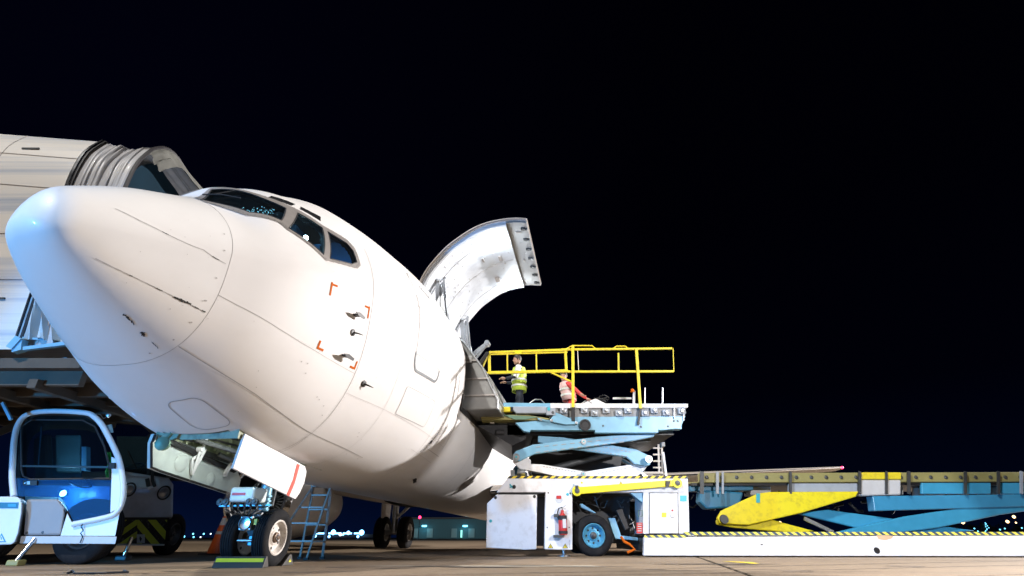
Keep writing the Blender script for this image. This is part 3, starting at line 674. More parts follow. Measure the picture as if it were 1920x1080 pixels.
# wings, engines, tail surfaces
def wing(side):
    secs = [(12.2, 1.6, 1.45, 5.6, .62), (14.2, 5.2, 1.95, 3.7, .42), (21.0, 14.4, 2.89, 1.5, .16)]
    mb = MB(); n = 20; vs = []
    for (xl, y, z, c, t) in secs:
        for k_ in range(n):
            a = 2 * math.pi * k_ / n; xx = .5 * (1 - math.cos(a)); yt = t * 1.3 * math.sqrt(max(0, xx)) * (1 - xx) * (1 if a < math.pi else -.75)
            vs.append(L2(xl + xx * c, side * y, z + yt))
    fs = [(i * n + j, i * n + (j + 1) % n, (i + 1) * n + (j + 1) % n, (i + 1) * n + j) for i in range(2) for j in range(n)] + [tuple(range(2 * n, 3 * n))]
    mb.add(vs, fs); w = jb(mb, 'wing', 'wingp', smooth=True)
    mb = MB(); pts = [L2(a[0] - .01, side * a[1], a[2] + .0) for a in (secs[0], secs[1], secs[2])]
    mb.tube(pts, [.05, .04, .022], 8); jb(mb, 'leading_edge', 'chrome', w, smooth=True)
    mb = MB(); c = L2(21.1, side * 14.45, 2.9); mb.lathe(c, (0, 1, 0), [(-.1, 0), (-.05, .05), (.05, .05), (.12, 0)], 10); jb(mb, 'navigation_light', 'lamp_red' if side == 1 else 'lamp_far_cyan', w, smooth=True)
M['wingp'] = mat('wing_grey_paint', (.40, .36, .32), .45, var=.1, scale=1)
wing(1); wing(-1)
def engine(side):
    c = L2(11.5, side * 4.9, 1.35); mb = MB()
    mb.lathe(c, (0, 1, 0), [(.05, .80), (-.02, .86), (-.03, .92), (.05, .99), (.4, 1.06), (1.5, 1.10), (3.2, .95), (4.2, .62)], 48)
    en = jb(mb, 'engine_nacelle', 'white', smooth=True)
    mb = MB(); mb.lathe(c, (0, 1, 0), [(.10, .79), (.0, .83), (-.06, .89), (-.05, .94), (.03, 1.0), (.12, 1.03)], 48); jb(mb, 'inlet_lip', 'chrome', en, smooth=True)
    mb = MB(); mb.lathe(c, (0, 1, 0), [(.9, .0), (.9, .80), (.1, .795)], 48); jb(mb, 'inlet_duct', 'black', en, smooth=True)
    mb = MB()
    for k_ in range(24):
        a = 2 * math.pi * k_ / 24; p = c + Vector((math.cos(a) * .2, .8, math.sin(a) * .2)); q = c + Vector((math.cos(a + .15) * .77, .82, math.sin(a + .15) * .77)); mb.beam(p, q, .12, .01, (math.sin(a), .6, -math.cos(a)))
    mb.lathe(c, (0, 1, 0), [(.45, 0), (.6, .12), (.8, .22)], 20); jb(mb, 'fan', 'steel_dark', en)
    mb = MB().prism([L2(12.6, side * 4.85, 2.3), L2(16.5, side * 4.85, 2.0), L2(16.0, side * 4.85, 1.75), L2(12.4, side * 4.85, 2.2)], (.12, 0, 0)); jb(mb, 'pylon', 'white', en)
engine(1); engine(-1)
# main gear
def wheel(mb_c, axis, R_, w, name, tyre_m, rim_m, parent, rimr=.5, holes=0, smooth=True, inv=True):
    c = Vector(mb_c); ax = Vector(axis).normalized(); h = w / 2
    prof_ = [(-h * .62, R_ * rimr), (-h * .95, R_ * (rimr + .12)), (-h, R_ * .80), (-h * .86, R_ * .93), (-h * .66, R_ * .985)]
    for g_ in (-.45, -.15, .15, .45):
        prof_ += [(h * (g_ - .04), R_), (h * (g_ - .035), R_ - .012), (h * (g_ + .035), R_ - .012), (h * (g_ + .04), R_)]
    prof_ += [(h * .66, R_ * .985), (h * .86, R_ * .93), (h, R_ * .80), (h * .95, R_ * (rimr + .12)), (h * .62, R_ * rimr)]
    t = MB().lathe(c, ax, prof_, 64).build(name, tyre_m, parent, smooth=True)
    rr = R_ * rimr
    rim = MB().lathe(c, ax, [(h * .80, rr * 1.10), (h * .86, rr * 1.04), (h * .80, rr * .98), (h * .35, rr * .90), (h * .18, rr * .80), (h * .22, rr * .50), (h * .40, rr * .42), (h * .42, 0)], 48)
    rim.lathe(c, ax, [(-h * .80, rr * 1.10), (-h * .86, rr * 1.04), (-h * .80, rr * .98), (-h * .35, rr * .90), (-h * .18, rr * .80), (-h * .22, rr * .50), (-h * .40, rr * .42), (-h * .42, 0)], 48)
    rim.build('rim', rim_m, t, smooth=True)
    u = ax.orthogonal().normalized(); v_ = ax.cross(u)
    if holes:
        hb = MB()
        for k_ in range(holes):
            a = 2 * math.pi * k_ / holes
            for s_ in (1, -1): 
                p = c + (u * math.cos(a) + v_ * math.sin(a)) * rr * .66; hb.lathe(p + ax * s_ * h * .205, ax * s_, [(0, rr * .10), (h * .04, rr * .09), (h * .042, 0)], 12)
        hb.build('rim_holes', 'black', t)
    hb = MB()
    hb.cyl(c - ax * h * .42, c + ax * h * .42, rr * .12, 12)
    for s_ in (1, -1): hb.lathe(c + ax * s_ * h * .40, ax * s_, [(0, rr * .34), (h * .25, rr * .30), (h * .32, rr * .16), (h * .5, rr * .14), (h * .52, 0)], 20)
    hb.build('hub_cap', 'steel_dark' if rim_m != 'rim_white' else 'hubbrown', t, smooth=True)
    return t
M['hubbrown'] = mat('greasy_hub', (.10, .06, .035), .5, metal=.4, var=.4, scale=20)
for sd in (1, -1):
    for o_ in (-.42, .42): wheel(L2(16.5, sd * 2.62 + o_, .50), (1, 0, 0), .51, .36, 'main_wheel', 'tyre', 'alu', jet)
    mb = MB().cyl(L2(16.5, sd * 2.62, .5), L2(16.4, sd * 2.6, 2.2), .11, 14); mb.cyl(L2(16.5, sd * 2.62 - .42, .5), L2(16.5, sd * 2.62 + .42, .5), .08, 12)
    mb.beam(L2(16.45, sd * 2.62, .9), L2(16.3, sd * 1.2, 2.1), .08, .08); jb(mb, 'main_gear_strut', 'alu', smooth=True)
    mb = MB().prism([L2(16.1, sd * 3.0, .95), L2(16.9, sd * 3.0, .95), L2(17.0, sd * 3.0, 1.9), L2(16.0, sd * 3.0, 1.9)], (.03, 0, 0)); jb(mb, 'main_gear_door', 'white')
# nose gear
NX = 4.12
for o_, in ((-.215,), (.215,)): wheel(L2(NX, o_, .335), (1, 0, 0), .345, .205, 'nose_wheel', 'tyre', 'rim_white', jet, .56, 5)
mb = MB(); mb.cyl(L2(NX, -.3, .335), L2(NX, .3, .335), .035, 14); mb.cyl(L2(NX, 0, .30), L2(NX, 0, .78), .045, 16); jb(mb, 'axle_and_piston', 'chrome', smooth=True)
mb = MB(); mb.cyl(L2(NX, 0, .62), L2(NX + .02, 0, 1.25), .075, 18)
for z in (.66, .72, .78, .84): mb.lathe(L2(NX, 0, z), (0, 0, 1), [(-.015, .075), (-.01, .1), (.01, .1), (.015, .075)], 18)
jb(mb, 'gear_strut', 'gear_blue', smooth=True)
mb = MB(); mb.beam(L2(NX - .08, 0, .62), L2(NX - .22, 0, .46), .10, .035); mb.beam(L2(NX - .22, 0, .46), L2(NX - .06, 0, .32), .10, .035); mb.cyl(L2(NX - .22, -.08, .46), L2(NX - .22, .08, .46), .02, 10)
mb.box(L2(NX - .12, -.06, .24), L2(NX - .06, .06, .36)); jb(mb, 'torque_link', 'gear_blue', bevel=.006)
mb = MB().cyl(L2(NX - .26, -.10, .30), L2(NX - .26, .13, .30), .018, 10); jb(mb, 'tow_fitting', 'alu', smooth=True)
# taxi light
c = L2(3.80, .0, .50); mb = MB().box(c - Vector((.085, .0, .085)), c + Vector((.085, .09, .085))); tl = jb(mb, 'taxi_light', 'alu', bevel=.012)
mb = MB().lathe(c, (0, -1, 0), [(0, .078), (.012, .078), (.014, .068), (.016, .0)], 24); jb(mb, 'lens', 'chrome', tl, smooth=True)
mb = MB().lathe(c, (0, -1, 0), [(.004, .084), (.022, .084), (.022, .074), (.014, .074)], 24); jb(mb, 'lens_ring', 'steel_dark', tl, smooth=True)
mb = MB().box(c + Vector((.10, .02, -.02)), c + Vector((.14, .08, .05))); jb(mb, 'placard_tag', 'yellow', tl)
mb = MB().cyl(L2(3.9, .09, .60), L2(3.9, .15, .60), .03, 12); jb(mb, 'grease_cap', 'alu', smooth=True)
# steering box above the strut
mb = MB().box(L2(3.60, -.17, .74), L2(3.90, .17, .92)); sb = jb(mb, 'steering_unit', 'door_inner', bevel=.03, seg=3)
mb = MB().box(L2(3.592, -.13, .82), L2(3.6, .05, .85)); jb(mb, 'red_placard', 'red', sb)
mb = MB().beam(L2(3.7, -.34, .70), L2(3.75, .34, .71), .05, .025); jb(mb, 'cross_bar', 'gear_blue', bevel=.005)
for y in (-.28, -.2, .12, .2):
    mb = MB().lathe(L2(3.62, y, .74), (0, -1, .1), [(-.02, .03), (0, .042), (.03, .042), (.035, .02), (.05, .02), (.05, 0)], 14); jb(mb, 'hydraulic_fitting', 'steel_dark', smooth=True)
mb = MB()
for k_ in range(6):
    y = -.22 + k_ * .085; mb.tube([L2(3.66, y, .75), L2(3.62, y + .03, .66), L2(3.72, y * .6, .60), L2(3.95, y * .4, .66)], .011, 6)
mb.cyl(L2(3.9, .26, .70), L2(4.2, .1, 1.2), .022, 8); mb.cyl(L2(3.9, -.26, .70), L2(4.3, -.1, 1.2), .022, 8); jb(mb, 'hydraulic_lines', 'steel_dark', smooth=True)
# bay
mb = MB(); x0b, x1b, yb, zt = 2.55, 4.6, .52, 1.95
mb.add([L2(x0b, -yb, 1.0), L2(x1b, -yb, .95), L2(x1b, yb, .95), L2(x0b, yb, 1.0), L2(x0b, -yb, zt), L2(x1b, -yb, zt), L2(x1b, yb, zt), L2(x0b, yb, zt)], [(4, 5, 6, 7), (0, 1, 5, 4), (1, 2, 6, 5), (2, 3, 7, 6), (3, 0, 4, 7)])
for k_ in range(len(mb.v)):
    p = Vector(mb.v[k_]); 
    if p.z < 1.5: mb.v[k_] = (p.x, p.y, 1.34 if p.y < 3 else 1.22)
bay = jb(mb, 'nose_wheel_bay', 'bay')
for k_ in range(7):
    X = 2.7 + k_ * .28; mb = MB().box(L2(X, -.50, 1.36), L2(X + .03, -.46, 1.9)); mb.box(L2(X, -.5, 1.6), L2(X + .03, .5, 1.64)); jb(mb, 'bay_rib', 'bay', bay)
mb = MB()
for z in (1.42, 1.5, 1.58): mb.cyl(L2(2.6, -.44, z), L2(4.5, -.44, z - .02), .014, 8)
mb.beam(L2(2.6, -.47, 1.36), L2(4.5, -.47, 1.24), .05, .05); mb.cyl(L2(3.4, -.3, 1.3), L2(4.1, 0, 1.1), .03, 8); jb(mb, 'bay_pipes', 'steel_dark', bay)
# gear doors
def jatY(px, py, Y):
    r = ray(px, py); n = Vector((math.cos(PSI), -math.sin(PSI), 0)); t = (Y + n.dot(Vector((X0, Y0, 0)))) / n.dot(r); w = Vector((0, 0, H)) + r * t
    d = w - Vector((X0, Y0, 0)); return Vector((d.x * math.cos(PSI) - d.y * math.sin(PSI), d.x * math.sin(PSI) + d.y * math.cos(PSI), w.z))
pd = [(460, 813), (572, 874), (575, 884), (571, 905), (562, 925), (554, 936), (437, 878), (446, 852)]
pts = [jatY(a, b, .56) for a, b in pd]
gd = jb(MB().prism(pts, (-.03, 0, 0)), 'nose_gear_door', 'white', bevel=.006)
rs = [(557, 869), (562, 872), (553, 905), (542, 931), (537, 928), (549, 900)]
jb(MB().prism([jatY(a, b, .562) for a, b in rs], (.002, 0, 0)), 'red_stripe', 'redline', gd)
mb = MB(); rn = random.Random(8)
for q in range(9):
    a = jatY(562 + rn.uniform(-3, 3), 893 + q * 2.8, .563); mb.box(a - Vector((.001, .02, .004)), a + Vector((.001, .015, .004)))
jb(mb, 'door_stencil', 'seam_light', gd)
sd_ = [(290, 813), (283, 830), (282, 878), (300, 885), (445, 932), (452, 900), (446, 880), (440, 870)]
p0 = [jatY(a, b, -.5) for a, b in sd_]
gd2 = jb(MB().prism(p0, (-.05, 0, 0)), 'nose_gear_door', 'door_inner', bevel=.012, seg=3)
mb = MB().tube([jatY(a, b, -.485) for a, b in ((291, 815), (284, 832), (284, 876), (300, 883), (444, 930))], .014, 6); jb(mb, 'door_edge_seal', 'dark', gd2)
mb = MB().tube([jatY(a, b, -.47) for a, b in ((300, 820), (350, 842), (400, 866), (440, 882))], .035, 8); jb(mb, 'hinge_beam', 'dark', gd2, smooth=True)
for (cx, cy, rx) in ((395, 900, .09), (340, 868, .11)):
    mb = MB().lathe(jatY(cx, cy, -.498), (1, 0, 0), [(0, rx), (.012, rx * .8), (.02, rx * .3), (.022, 0)], 20); jb(mb, 'door_stiffener', 'door_inner', gd2, smooth=True)
mb = MB(); a1, a2, a3, a4 = jatY(388, 821, -.3), jatY(376, 842, -.4), jatY(386, 842, -.4), jatY(360, 890, -.47); a5 = jatY(360, 862, -.47)
mb.tube([a1, jatY(380, 842, -.4)], .018, 8); mb.beam(a2, a4, .03, .05); mb.beam(a3, a4, .03, .03); mb.beam(a5, a4, .03, .03); mb.beam(a5, a3, .03, .03); mb.cyl(a2 - Vector((.04, 0, 0)), a2 + Vector((.04, 0, 0)), .035, 10); jb(mb, 'door_linkage', 'gsewhite', bevel=.004)
mb = MB(); b1 = jatY(437, 866, -.3); b2 = jatY(423, 886, -.42); mb.beam(jatY(447, 845, -.2), b1, .03, .03); mb.beam(b1, b2, .04, .05); mb.beam(b2, jatY(422, 892, -.45), .05, .03); jb(mb, 'door_linkage', 'gsewhite', bevel=.004)
mb = MB(); a1 = jatY(322, 812, -.25); a2 = jatY(305, 832, -.3); mb.tube([a1, a2], .02, 8); mb.lathe(a2, (.3, -1, 0), [(-.05, .03), (-.04, .07), (.02, .075), (.03, .05), (.035, 0)], 20); jb(mb, 'ground_power_cap', 'green', smooth=True)
mb = MB().tube([L2(3.0, -.35, 1.42), L2(3.6, .2, 1.25), L2(4.1, .05, 1.1)], .03, 8); mb.tube([L2(3.3, .4, 1.40), L2(3.9, .1, 1.05)], .025, 8); jb(mb, 'drag_brace', 'steel_dark', smooth=True)
# tail
mb = MB(); mb.prism([L2(25.5, 0, 5.2, 1), L2(30.5, 0, 8.2, 1), L2(33.0, 0, 8.2, 1), L2(32, 0, 5.0, 1)], (.25, 0, 0)); jb(mb, 'tail_fin', 'white')
for s_ in (1, -1):
    mb = MB().prism([L2(29, s_ * .3, 4.6, 1), L2(32.6, s_ * 6, 5.2, 1), L2(33.8, s_ * 6, 5.2, 1), L2(32, s_ * .3, 4.6, 1)], (0, 0, .15)); jb(mb, 'tailplane', 'white')

# ================================================================== AIR CARGO CONTAINER in the doorway
uld = thing('cargo_container', (-1.6, 12.3, 2.66), 'grey metal air cargo container half inside the open cargo doorway', 'container')
def pw(X, Y, Z): return Vector((X0 + X * math.sin(PSI) + Y * math.cos(PSI), Y0 + X * math.cos(PSI) - Y * math.sin(PSI), Z + PZ - (X - 4.15) * PP))
pp = [(-.4, 2.56), (2.62, 2.56), (2.62, 2.74), (2.30, 3.42), (1.86, 4.02), (1.30, 4.40), (-.4, 4.46)]
a = [pw(7.45, y, z) for y, z in pp]; d = pw(10.3, 0, 2.6) - pw(7.45, 0, 2.6)
MB().prism(a, d).build('shell', 'tan_ghost', uld, bevel=.03)
mb = MB(); a2 = [pw(7.43, y, z) for y, z in pp[:-1]]
mb.tube(a2[1:], .022, 6); mb.tube([p + d * 1.01 for p in a2[1:]], .022, 6)
for q in a[1:5]: mb.tube([q, q + d], .02, 6)
mb.build('edge_rails', 'alu', uld, smooth=True)
mb = MB(); mb.prism([pw(7.425, y, z) for y, z in ((1.75, 3.55), (2.05, 3.55), (2.05, 3.7), (1.75, 3.7))], (0, -.01, 0)); mb.build('placard', 'gl_white', uld)
mb = MB()
for z in (2.85, 3.2, 3.6): mb.beam(pw(7.43, -.3, z), pw(7.43, 2.62 if z < 2.9 else (2.45 if z < 3.3 else 2.15), z), .03, .035)
mb.build('shell_ribs', 'frame_grey', uld)

# ================================================================== MAIN CARGO LOADER
YL, YR = 11.3, 14.3
ld = thing('cargo_loader', (3, 12.8, 0), 'white scissor lift cargo loader, deck raised, yellow rails, at the open cargo door', 'cargo loader')
def A(px, py, y=YL): return at(px, py, y)
def PR(poly, y0, depth): return MB().prism([at(a, b, y0) for a, b in poly], (0, depth, 0))
def lp(mb, name, m, parent=None, **k): return mb.build(name, m, parent or ld, **k)
def PRx(poly, yref, y0, y1):
    """outline read at depth yref, solid from y0 to y1 (true size kept)"""
    return MB().prism([Vector((p.x, y0, p.z)) for p in [at(a, b, yref) for a, b in poly]], (0, y1 - y0, 0))
beam_ = lp(PRx([(952, 897), (1290, 897), (1291, 923), (931, 923)], YL, YL, YL + .28), 'chassis_beam', 'gsewhite', bevel=.012)
lp(PRx([(952, 897), (1290, 897), (1291, 923), (931, 923)], YL, YR - .28, YR), 'chassis_beam', 'gsewhite', bevel=.012)
lp(PRx([(955, 892.5), (1289, 892.5), (1289, 897), (951, 897)], YL, YL - .006, YL + .25), 'hazard_edge', 'hazard', beam_)
lp(PRx([(960, 900), (1285, 900), (1285, 918), (960, 918)], YL, YL + .3, YR - .3), 'chassis_deck', 'steel_dark')
lc = lp(PRx([(931, 927), (1007, 927.5), (1006, 1030), (985, 1031), (911, 1027), (913, 944)], YL, YL, YL + .9), 'left_cabinet', 'gsewhite', bevel=.015)
lp(PRx([(936, 923), (1008, 923), (1008, 928), (932, 928)], YL, YL + .03, YL + .85), 'cabinet_gap', 'black')
lm = lp(PRx([(1023, 922), (1073, 923), (1073, 1031), (1021, 1030)], YL, YL - .02, YL + .5), 'middle_cabinet', 'gsewhite', bevel=.012)
lp(PRx([(1073, 924), (1200, 924), (1200, 1020), (1073, 1020)], YL, YL + 1.0, YL + 1.1), 'inner_wall', 'black')
lp(PRx([(1006, 930), (1023, 930), (1023, 1024), (1006, 1024)], YL, YL + .25, YL + .8), 'valve_block', 'black')
rc = lp(PRx([(1206, 922), (1291, 922), (1293, 1001), (1206, 1001)], YL, YL, YL + .8), 'right_cabinet', 'gsewhite', bevel=.012)
cdr = lp(PRx([(1218, 925), (1270, 925), (1271, 1000), (1218, 1000)], YL, YL - .018, YL - .002), 'cabinet_door', 'gsewhite', rc, bevel=.004)
o = lp(PRx([(1216.5, 923.5), (1271.5, 923.5), (1272.5, 1001.5), (1216.5, 1001.5)], YL, YL - .006, YL - .001), 'door_gap', 'black', rc)
lp(PRx([(1240, 961), (1249, 961), (1249, 970), (1240, 970)], YL, YL - .022, YL - .017), 'yellow_sticker', 'signyellow', cdr)
def disc(px, py, r, m, y, name, parent=None, t=.01, yo=0):
    return lp(MB().lathe(A(px, py, YL) + Vector((0, y - YL, 0)), (0, -1, 0), [(0, r), (t, r), (t * 1.2, r * .85), (t * 1.2, 0)], 16), name, m, parent)
disc(1260, 967, .038, 'alu', YL - .02, 'lock_knob', cdr); disc(1260, 957, .018, 'red', YL - .02, 'red_button', cdr)
lp(PRx([(1275, 929), (1287.5, 929), (1287.5, 940), (1275, 940)], YL, YL - .005, YL - .001), 'blue_sticker', 'teal', rc)
for (px, py) in ((929, 933), (1002, 931)): disc(px, py, .03, 'black', YL, 'vent_hole', lc, .004)
disc(920, 977, .028, 'teal', YL, 'cabinet_lock', lc)
lp(MB().box(A(1007, 949) - Vector((0, .02, 0)), A(1008.5, 958) + Vector((0, .0, 0))), 'latch', 'black', lc)
disc(964, 913, .038, 'black', YL, 'tow_eye', beam_)
lp(MB().beam(A(956, 908) - Vector((0, .01, 0)), A(961, 914) - Vector((0, .01, 0)), .02, .02).beam(A(956, 914.5) - Vector((0, .01, 0)), A(960, 912) - Vector((0, .01, 0)), .02, .02), 'latch_pin', 'teal', beam_)
# middle cabinet details
disc(1048, 936, .075, 'gl_white', YL - .02, 'label_plate', lm, .006)
lp(PRx([(1043, 929.5), (1052, 929.5), (1052, 935.5), (1043, 935.5)], YL, YL - .035, YL - .028), 'red_label', 'red', lm)
disc(1064, 927, .026, 'teal', YL - .02, 'pressure_gauge', lm); disc(1069, 925, .016, 'steel_dark', YL - .02, 'cabinet_bolt', lm)
disc(1028, 924, .014, 'steel_dark', YL - .02, 'cabinet_bolt', lm); disc(1067, 989, .012, 'steel_dark', YL - .02, 'cabinet_bolt', lm); disc(1026, 989, .012, 'steel_dark', YL - .02, 'cabinet_bolt', lm)
def tri(cx, cy, s, y, parent):
    f = lp(PRx([(cx, cy - s), (cx + s, cy + s * .75), (cx - s, cy + s * .75)], YL, y - .004, y - .001), 'warning_triangle', 'black', parent)
    lp(PRx([(cx, cy - s * .66), (cx + s * .70, cy + s * .56), (cx - s * .70, cy + s * .56)], YL, y - .007, y - .0045), 'triangle_face', 'signyellow', parent)
    lp(PRx([(cx - s * .09, cy - s * .22), (cx + s * .09, cy - s * .22), (cx + s * .09, cy + s * .36), (cx - s * .09, cy + s * .36)], YL, y - .009, y - .0075), 'triangle_bar', 'black', parent)
tri(1032, 1024, 5.2, YL - .02, lm); tri(1059.5, 1024, 5.2, YL - .02, lm); tri(1164, 906, 3.8, YL, beam_)
disc(1091, 905, .022, 'signyellow', YL, 'round_sticker', beam_, .004)
for q, ch in enumerate('DZYV A01'):
    pass
mb = MB()
for k_ in range(6): 
    p = A(1067.5, 1013 + k_ * 2.6); mb.box(p - Vector((.012, .024, .006)), p + Vector((.012, -.021, .006)))
lp(mb, 'stencil_marks', 'seam', lm)
# extinguisher brackets
lp(PRx([(1038, 964), (1047, 964), (1047, 970), (1038, 970)], YL, YL - .12, YL - .02), 'extinguisher_bracket', 'steel_dark', lm); lp(PRx([(1037, 1003), (1056, 1003), (1056, 1008), (1037, 1008)], YL, YL - .16, YL - .02), 'extinguisher_bracket', 'steel_dark', lm)
# wheel bay
wheel((1.63, YL + .36, .37), (0, 1, 0), .385, .36, 'loader_wheel', 'tyre', 'rim_blue_tint', ld, .53, 8)
wheel((1.63, YR - .36, .37), (0, 1, 0), .385, .36, 'loader_wheel', 'tyre', 'rim_blue_tint', ld, .53, 8)
wheel((8.6, YR - .5, .17), (0, 1, 0), .16, .3, 'loader_wheel', 'tyre', 'rim_blue_tint', ld, .53, 8)
lp(MB().cyl((1.63, YL + .3, .37), (1.63, YR - .3, .37), .08, 12), 'axle', 'steel_dark')
lp(PRx([(1090, 943), (1093, 950), (1117, 961), (1122, 961), (1095, 943)], YL, YL + .25, YL + .4), 'suspension_link', 'gse_blue_tint', bevel=.01)
lp(PRx([(1147, 970), (1160, 970), (1172, 1004), (1205, 1008), (1205, 1014), (1160, 1010)], YL, YL + .4, YL + .55), 'suspension_arm', 'gse_blue_tint', bevel=.01)
lp(PRx([(1160, 955), (1172, 952), (1186, 990), (1178, 994)], YL, YL + .3, YL + .42), 'hydraulic_ram', 'black', bevel=.01)
lp(PRx([(1183, 924), (1206, 924), (1206, 942)], YL, YL + .05, YL + .2), 'gusset_plate', 'gse_blue_tint')
lp(MB().tube([A(1164, 1006), A(1171, 1016), A(1180, 1020), A(1190, 1030), A(1176, 1036)], .025, 8), 'orange_hose', 'orange')
lp(PRx([(1194, 980), (1205, 980), (1205, 1000), (1194, 1000)], YL, YL + .02, YL + .035), 'red_notice', 'red')
mb = MB()
for k_ in range(4):
    p = A(1196, 983.5 + k_ * 4.2); mb.box(p + Vector((0, .012, 0)), p + Vector((.075, .018, .014)))
lp(mb, 'notice_text', 'gl_white')
lp(MB().tube([A(1197, 957), A(1204, 957), A(1204, 968), A(1197, 968)], .008, 6, closed=True), 'green_ring', 'green')
rn = random.Random(21); mb = MB()
for k_ in range(22):
    p = A(rn.uniform(1085, 1200), rn.uniform(930, 985)) + Vector((0, rn.uniform(.5, .9), 0)); q = p + Vector((rn.uniform(-.3, .3), 0, rn.uniform(-.25, .25))); mb.tube([p, p.lerp(q, .5) + Vector((0, 0, rn.uniform(-.08, .08))), q], .015, 6)
lp(mb, 'hydraulic_hoses', 'steel_dark')
# yellow locking bar
yb_ = lp(PRx([(1082, 914), (1255, 901), (1268, 902), (1268, 911), (1256, 912.5), (1082, 927.5)], YL, YL - .09, YL - .03), 'locking_bar', 'bright_yellow', bevel=.01)
for (px, py) in ((1081, 921), (1267.5, 906.5)):
    lp(MB().lathe(A(px, py) + Vector((0, -.03, 0)), (0, -1, 0), [(0, .095), (.08, .095), (.08, .05), (.06, .05)], 24), 'bar_eye', 'bright_yellow', yb_, smooth=False)
    lp(MB().lathe(A(px, py) + Vector((0, -.05, 0)), (0, -1, 0), [(0, .05), (.08, .048), (.085, 0)], 18), 'bar_pin', 'steel_dark', yb_, smooth=True)
lp(MB().tube([A(1081, 920) - Vector((0, .1, 0)), A(1080, 911) - Vector((0, .1, 0))], .035, 10), 'lever', 'black'); lp(MB().tube([A(1081, 911) - Vector((0, .1, 0)), A(1081, 904) - Vector((0, .1, 0))], .022, 10), 'lever_rod', 'alu')
lp(PRx([(1245, 903), (1254, 903), (1251, 914), (1246, 914)], YL, YL - .13, YL - .09), 'bar_clamp', 'black')
# stabiliser
mb = MB().cyl((1.02, YL + .25, .02), (1.02, YL + .25, .3), .035, 12); mb.lathe((1.02, YL + .25, 0), (0, 0, 1), [(0, .13), (.02, .13), (.03, .06), (.03, 0)], 16); lp(mb, 'stabiliser_jack', 'alu', smooth=True)
# low platform
bed = lp(PRx([(1206, 1007), (2300, 1003), (2300, 1043), (1205, 1041.5)], YL, YL - .1, YL + .02), 'platform_skirt', 'gsewhite', bevel=.008)
z0 = A(1400, 1005).z
lp(MB().box((2.56, YL + .02, .10), (14, YR, z0 - .03)), 'low_platform', 'steel_dark')
lp(PRx([(1206, 1003.5), (1284, 1003), (1284, 1008), (1206, 1008)], YL, YL - .106, YL - .1), 'hazard_edge', 'hazard_blue', bed)
lp(PRx([(1282, 997.5), (2300, 997.5), (2300, 1003.2), (1280, 1003.2)], YL, YL - .10, YL - .02), 'hazard_edge', 'hazard_blue', bed)
lp(MB().lathe(A(1638, 1032) + Vector((0, -.1, 0)), (0, -1, 0), [(0, .058), (.008, .055), (.009, 0)], 18), 'bumper_hole', 'black', bed)
lp(MB().box(A(1424, 1021) - Vector((.02, .106, .01)), A(1424, 1021) - Vector((-.02, .1, -.01))), 'bolt', 'steel_dark', bed)
v_ = [A(1645 + dx, 1006 + dy) - Vector((0, .103, 0)) for dx, dy in ((-8, -2), (8, -2.5), (24, -1), (20, 4), (8, 7), (-4, 5))]
M['rust'] = mat('rust_stain', (.62, .42, .26), .6, var=.2, scale=9)
lp(MB().add(v_, [tuple(range(6))]), 'rust_stain', 'rust', bed)
mb = MB()
for k_ in range(30):
    x = 2.9 + k_ * .36; mb.cyl((x, YL + .12, z0 + .0), (x, YR - .1, z0 + .0), .035, 8)
lp(mb, 'platform_rollers', 'alu', smooth=True)
# scissor arms
def arm_poly(poly, m, y0, t, name='scissor_arm'):
    return lp(PRx(poly, YL, y0, y0 + t), name, m, bevel=.012)
for (yo, flip) in ((YL + .18, 1), (YR - .30, -1)):
    t = .11
    a1 = arm_poly([(962, 850), (968, 843), (1000, 831), (1122, 816), (1180, 812), (1232, 811), (1230, 816), (1193, 823), (1002, 849), (975, 862), (966, 862)], 'gse_blue_tint', yo, t)
    a2 = arm_poly([(1226, 868), (1218, 870), (1196, 866), (1188, 858), (1180, 852), (1040, 832), (1010, 824), (1010, 812), (1060, 815), (1200, 838), (1228, 852)], 'gse_blue_tint', yo + .15, t)
    a3 = arm_poly([(962, 852), (970, 848), (980, 855), (983, 850), (996, 858), (996, 866), (1018, 867), (1150, 889), (1150, 893.5), (1060, 893.5), (1010, 882), (975, 876), (962, 862)], 'gsewhite', yo + .02 + .12, t)
    a4 = arm_poly([(1226, 853), (1228, 863), (1215, 880), (1205, 888), (1150, 893), (1020, 893), (1150, 872), (1204, 864), (1215, 850)], 'gsewhite', yo + .28, t)
    for (px, py, r, pa) in ((968, 855, .075, a1), (1220, 859, .075, a2), (1096, 826, .055, a1), (1095.5, 887, .055, a3)):
        if flip == 1:
            lp(MB().lathe(A(px, py) + Vector((0, yo - YL, 0)), (0, -1, 0), [(0, r), (.03, r), (.03, r * .7), (.045, r * .6), (.045, 0)], 20), 'pivot_pin', 'alu', pa, smooth=True)
            lp(MB().lathe(A(px, py) + Vector((0, yo - YL - .045, 0)), (0, -1, 0), [(0, r * .3), (.006, r * .28), (.007, 0)], 12), 'pin_centre', 'teal', pa)
    # slotted edges
    if flip == 1:
        for pa, p, q in ((a1, (1005, 836), (1185, 817)), (a1, (1005, 846), (1180, 825)), (a2, (1110, 829), (1192, 844)), (a2, (1105, 838), (1185, 852)), (a3, (1020, 871), (1085, 882)), (a4, (1120, 884), (1200, 870))):
            mb = MB(); n_ = 11
            for k_ in range(n_):
                u0 = at(p[0] + (q[0] - p[0]) * k_ / n_, p[1] + (q[1] - p[1]) * k_ / n_, YL); u1 = at(p[0] + (q[0] - p[0]) * (k_ + .55) / n_, p[1] + (q[1] - p[1]) * (k_ + .55) / n_, YL)
                sh = Vector((0, yo - YL - .002 + (.15 if pa is a2 else .14 if pa is a3 else .28 if pa is a4 else 0), 0)); mb.beam(u0 + sh, u1 + sh, .012, .012)
            lp(mb, 'arm_slots', 'seam', pa)
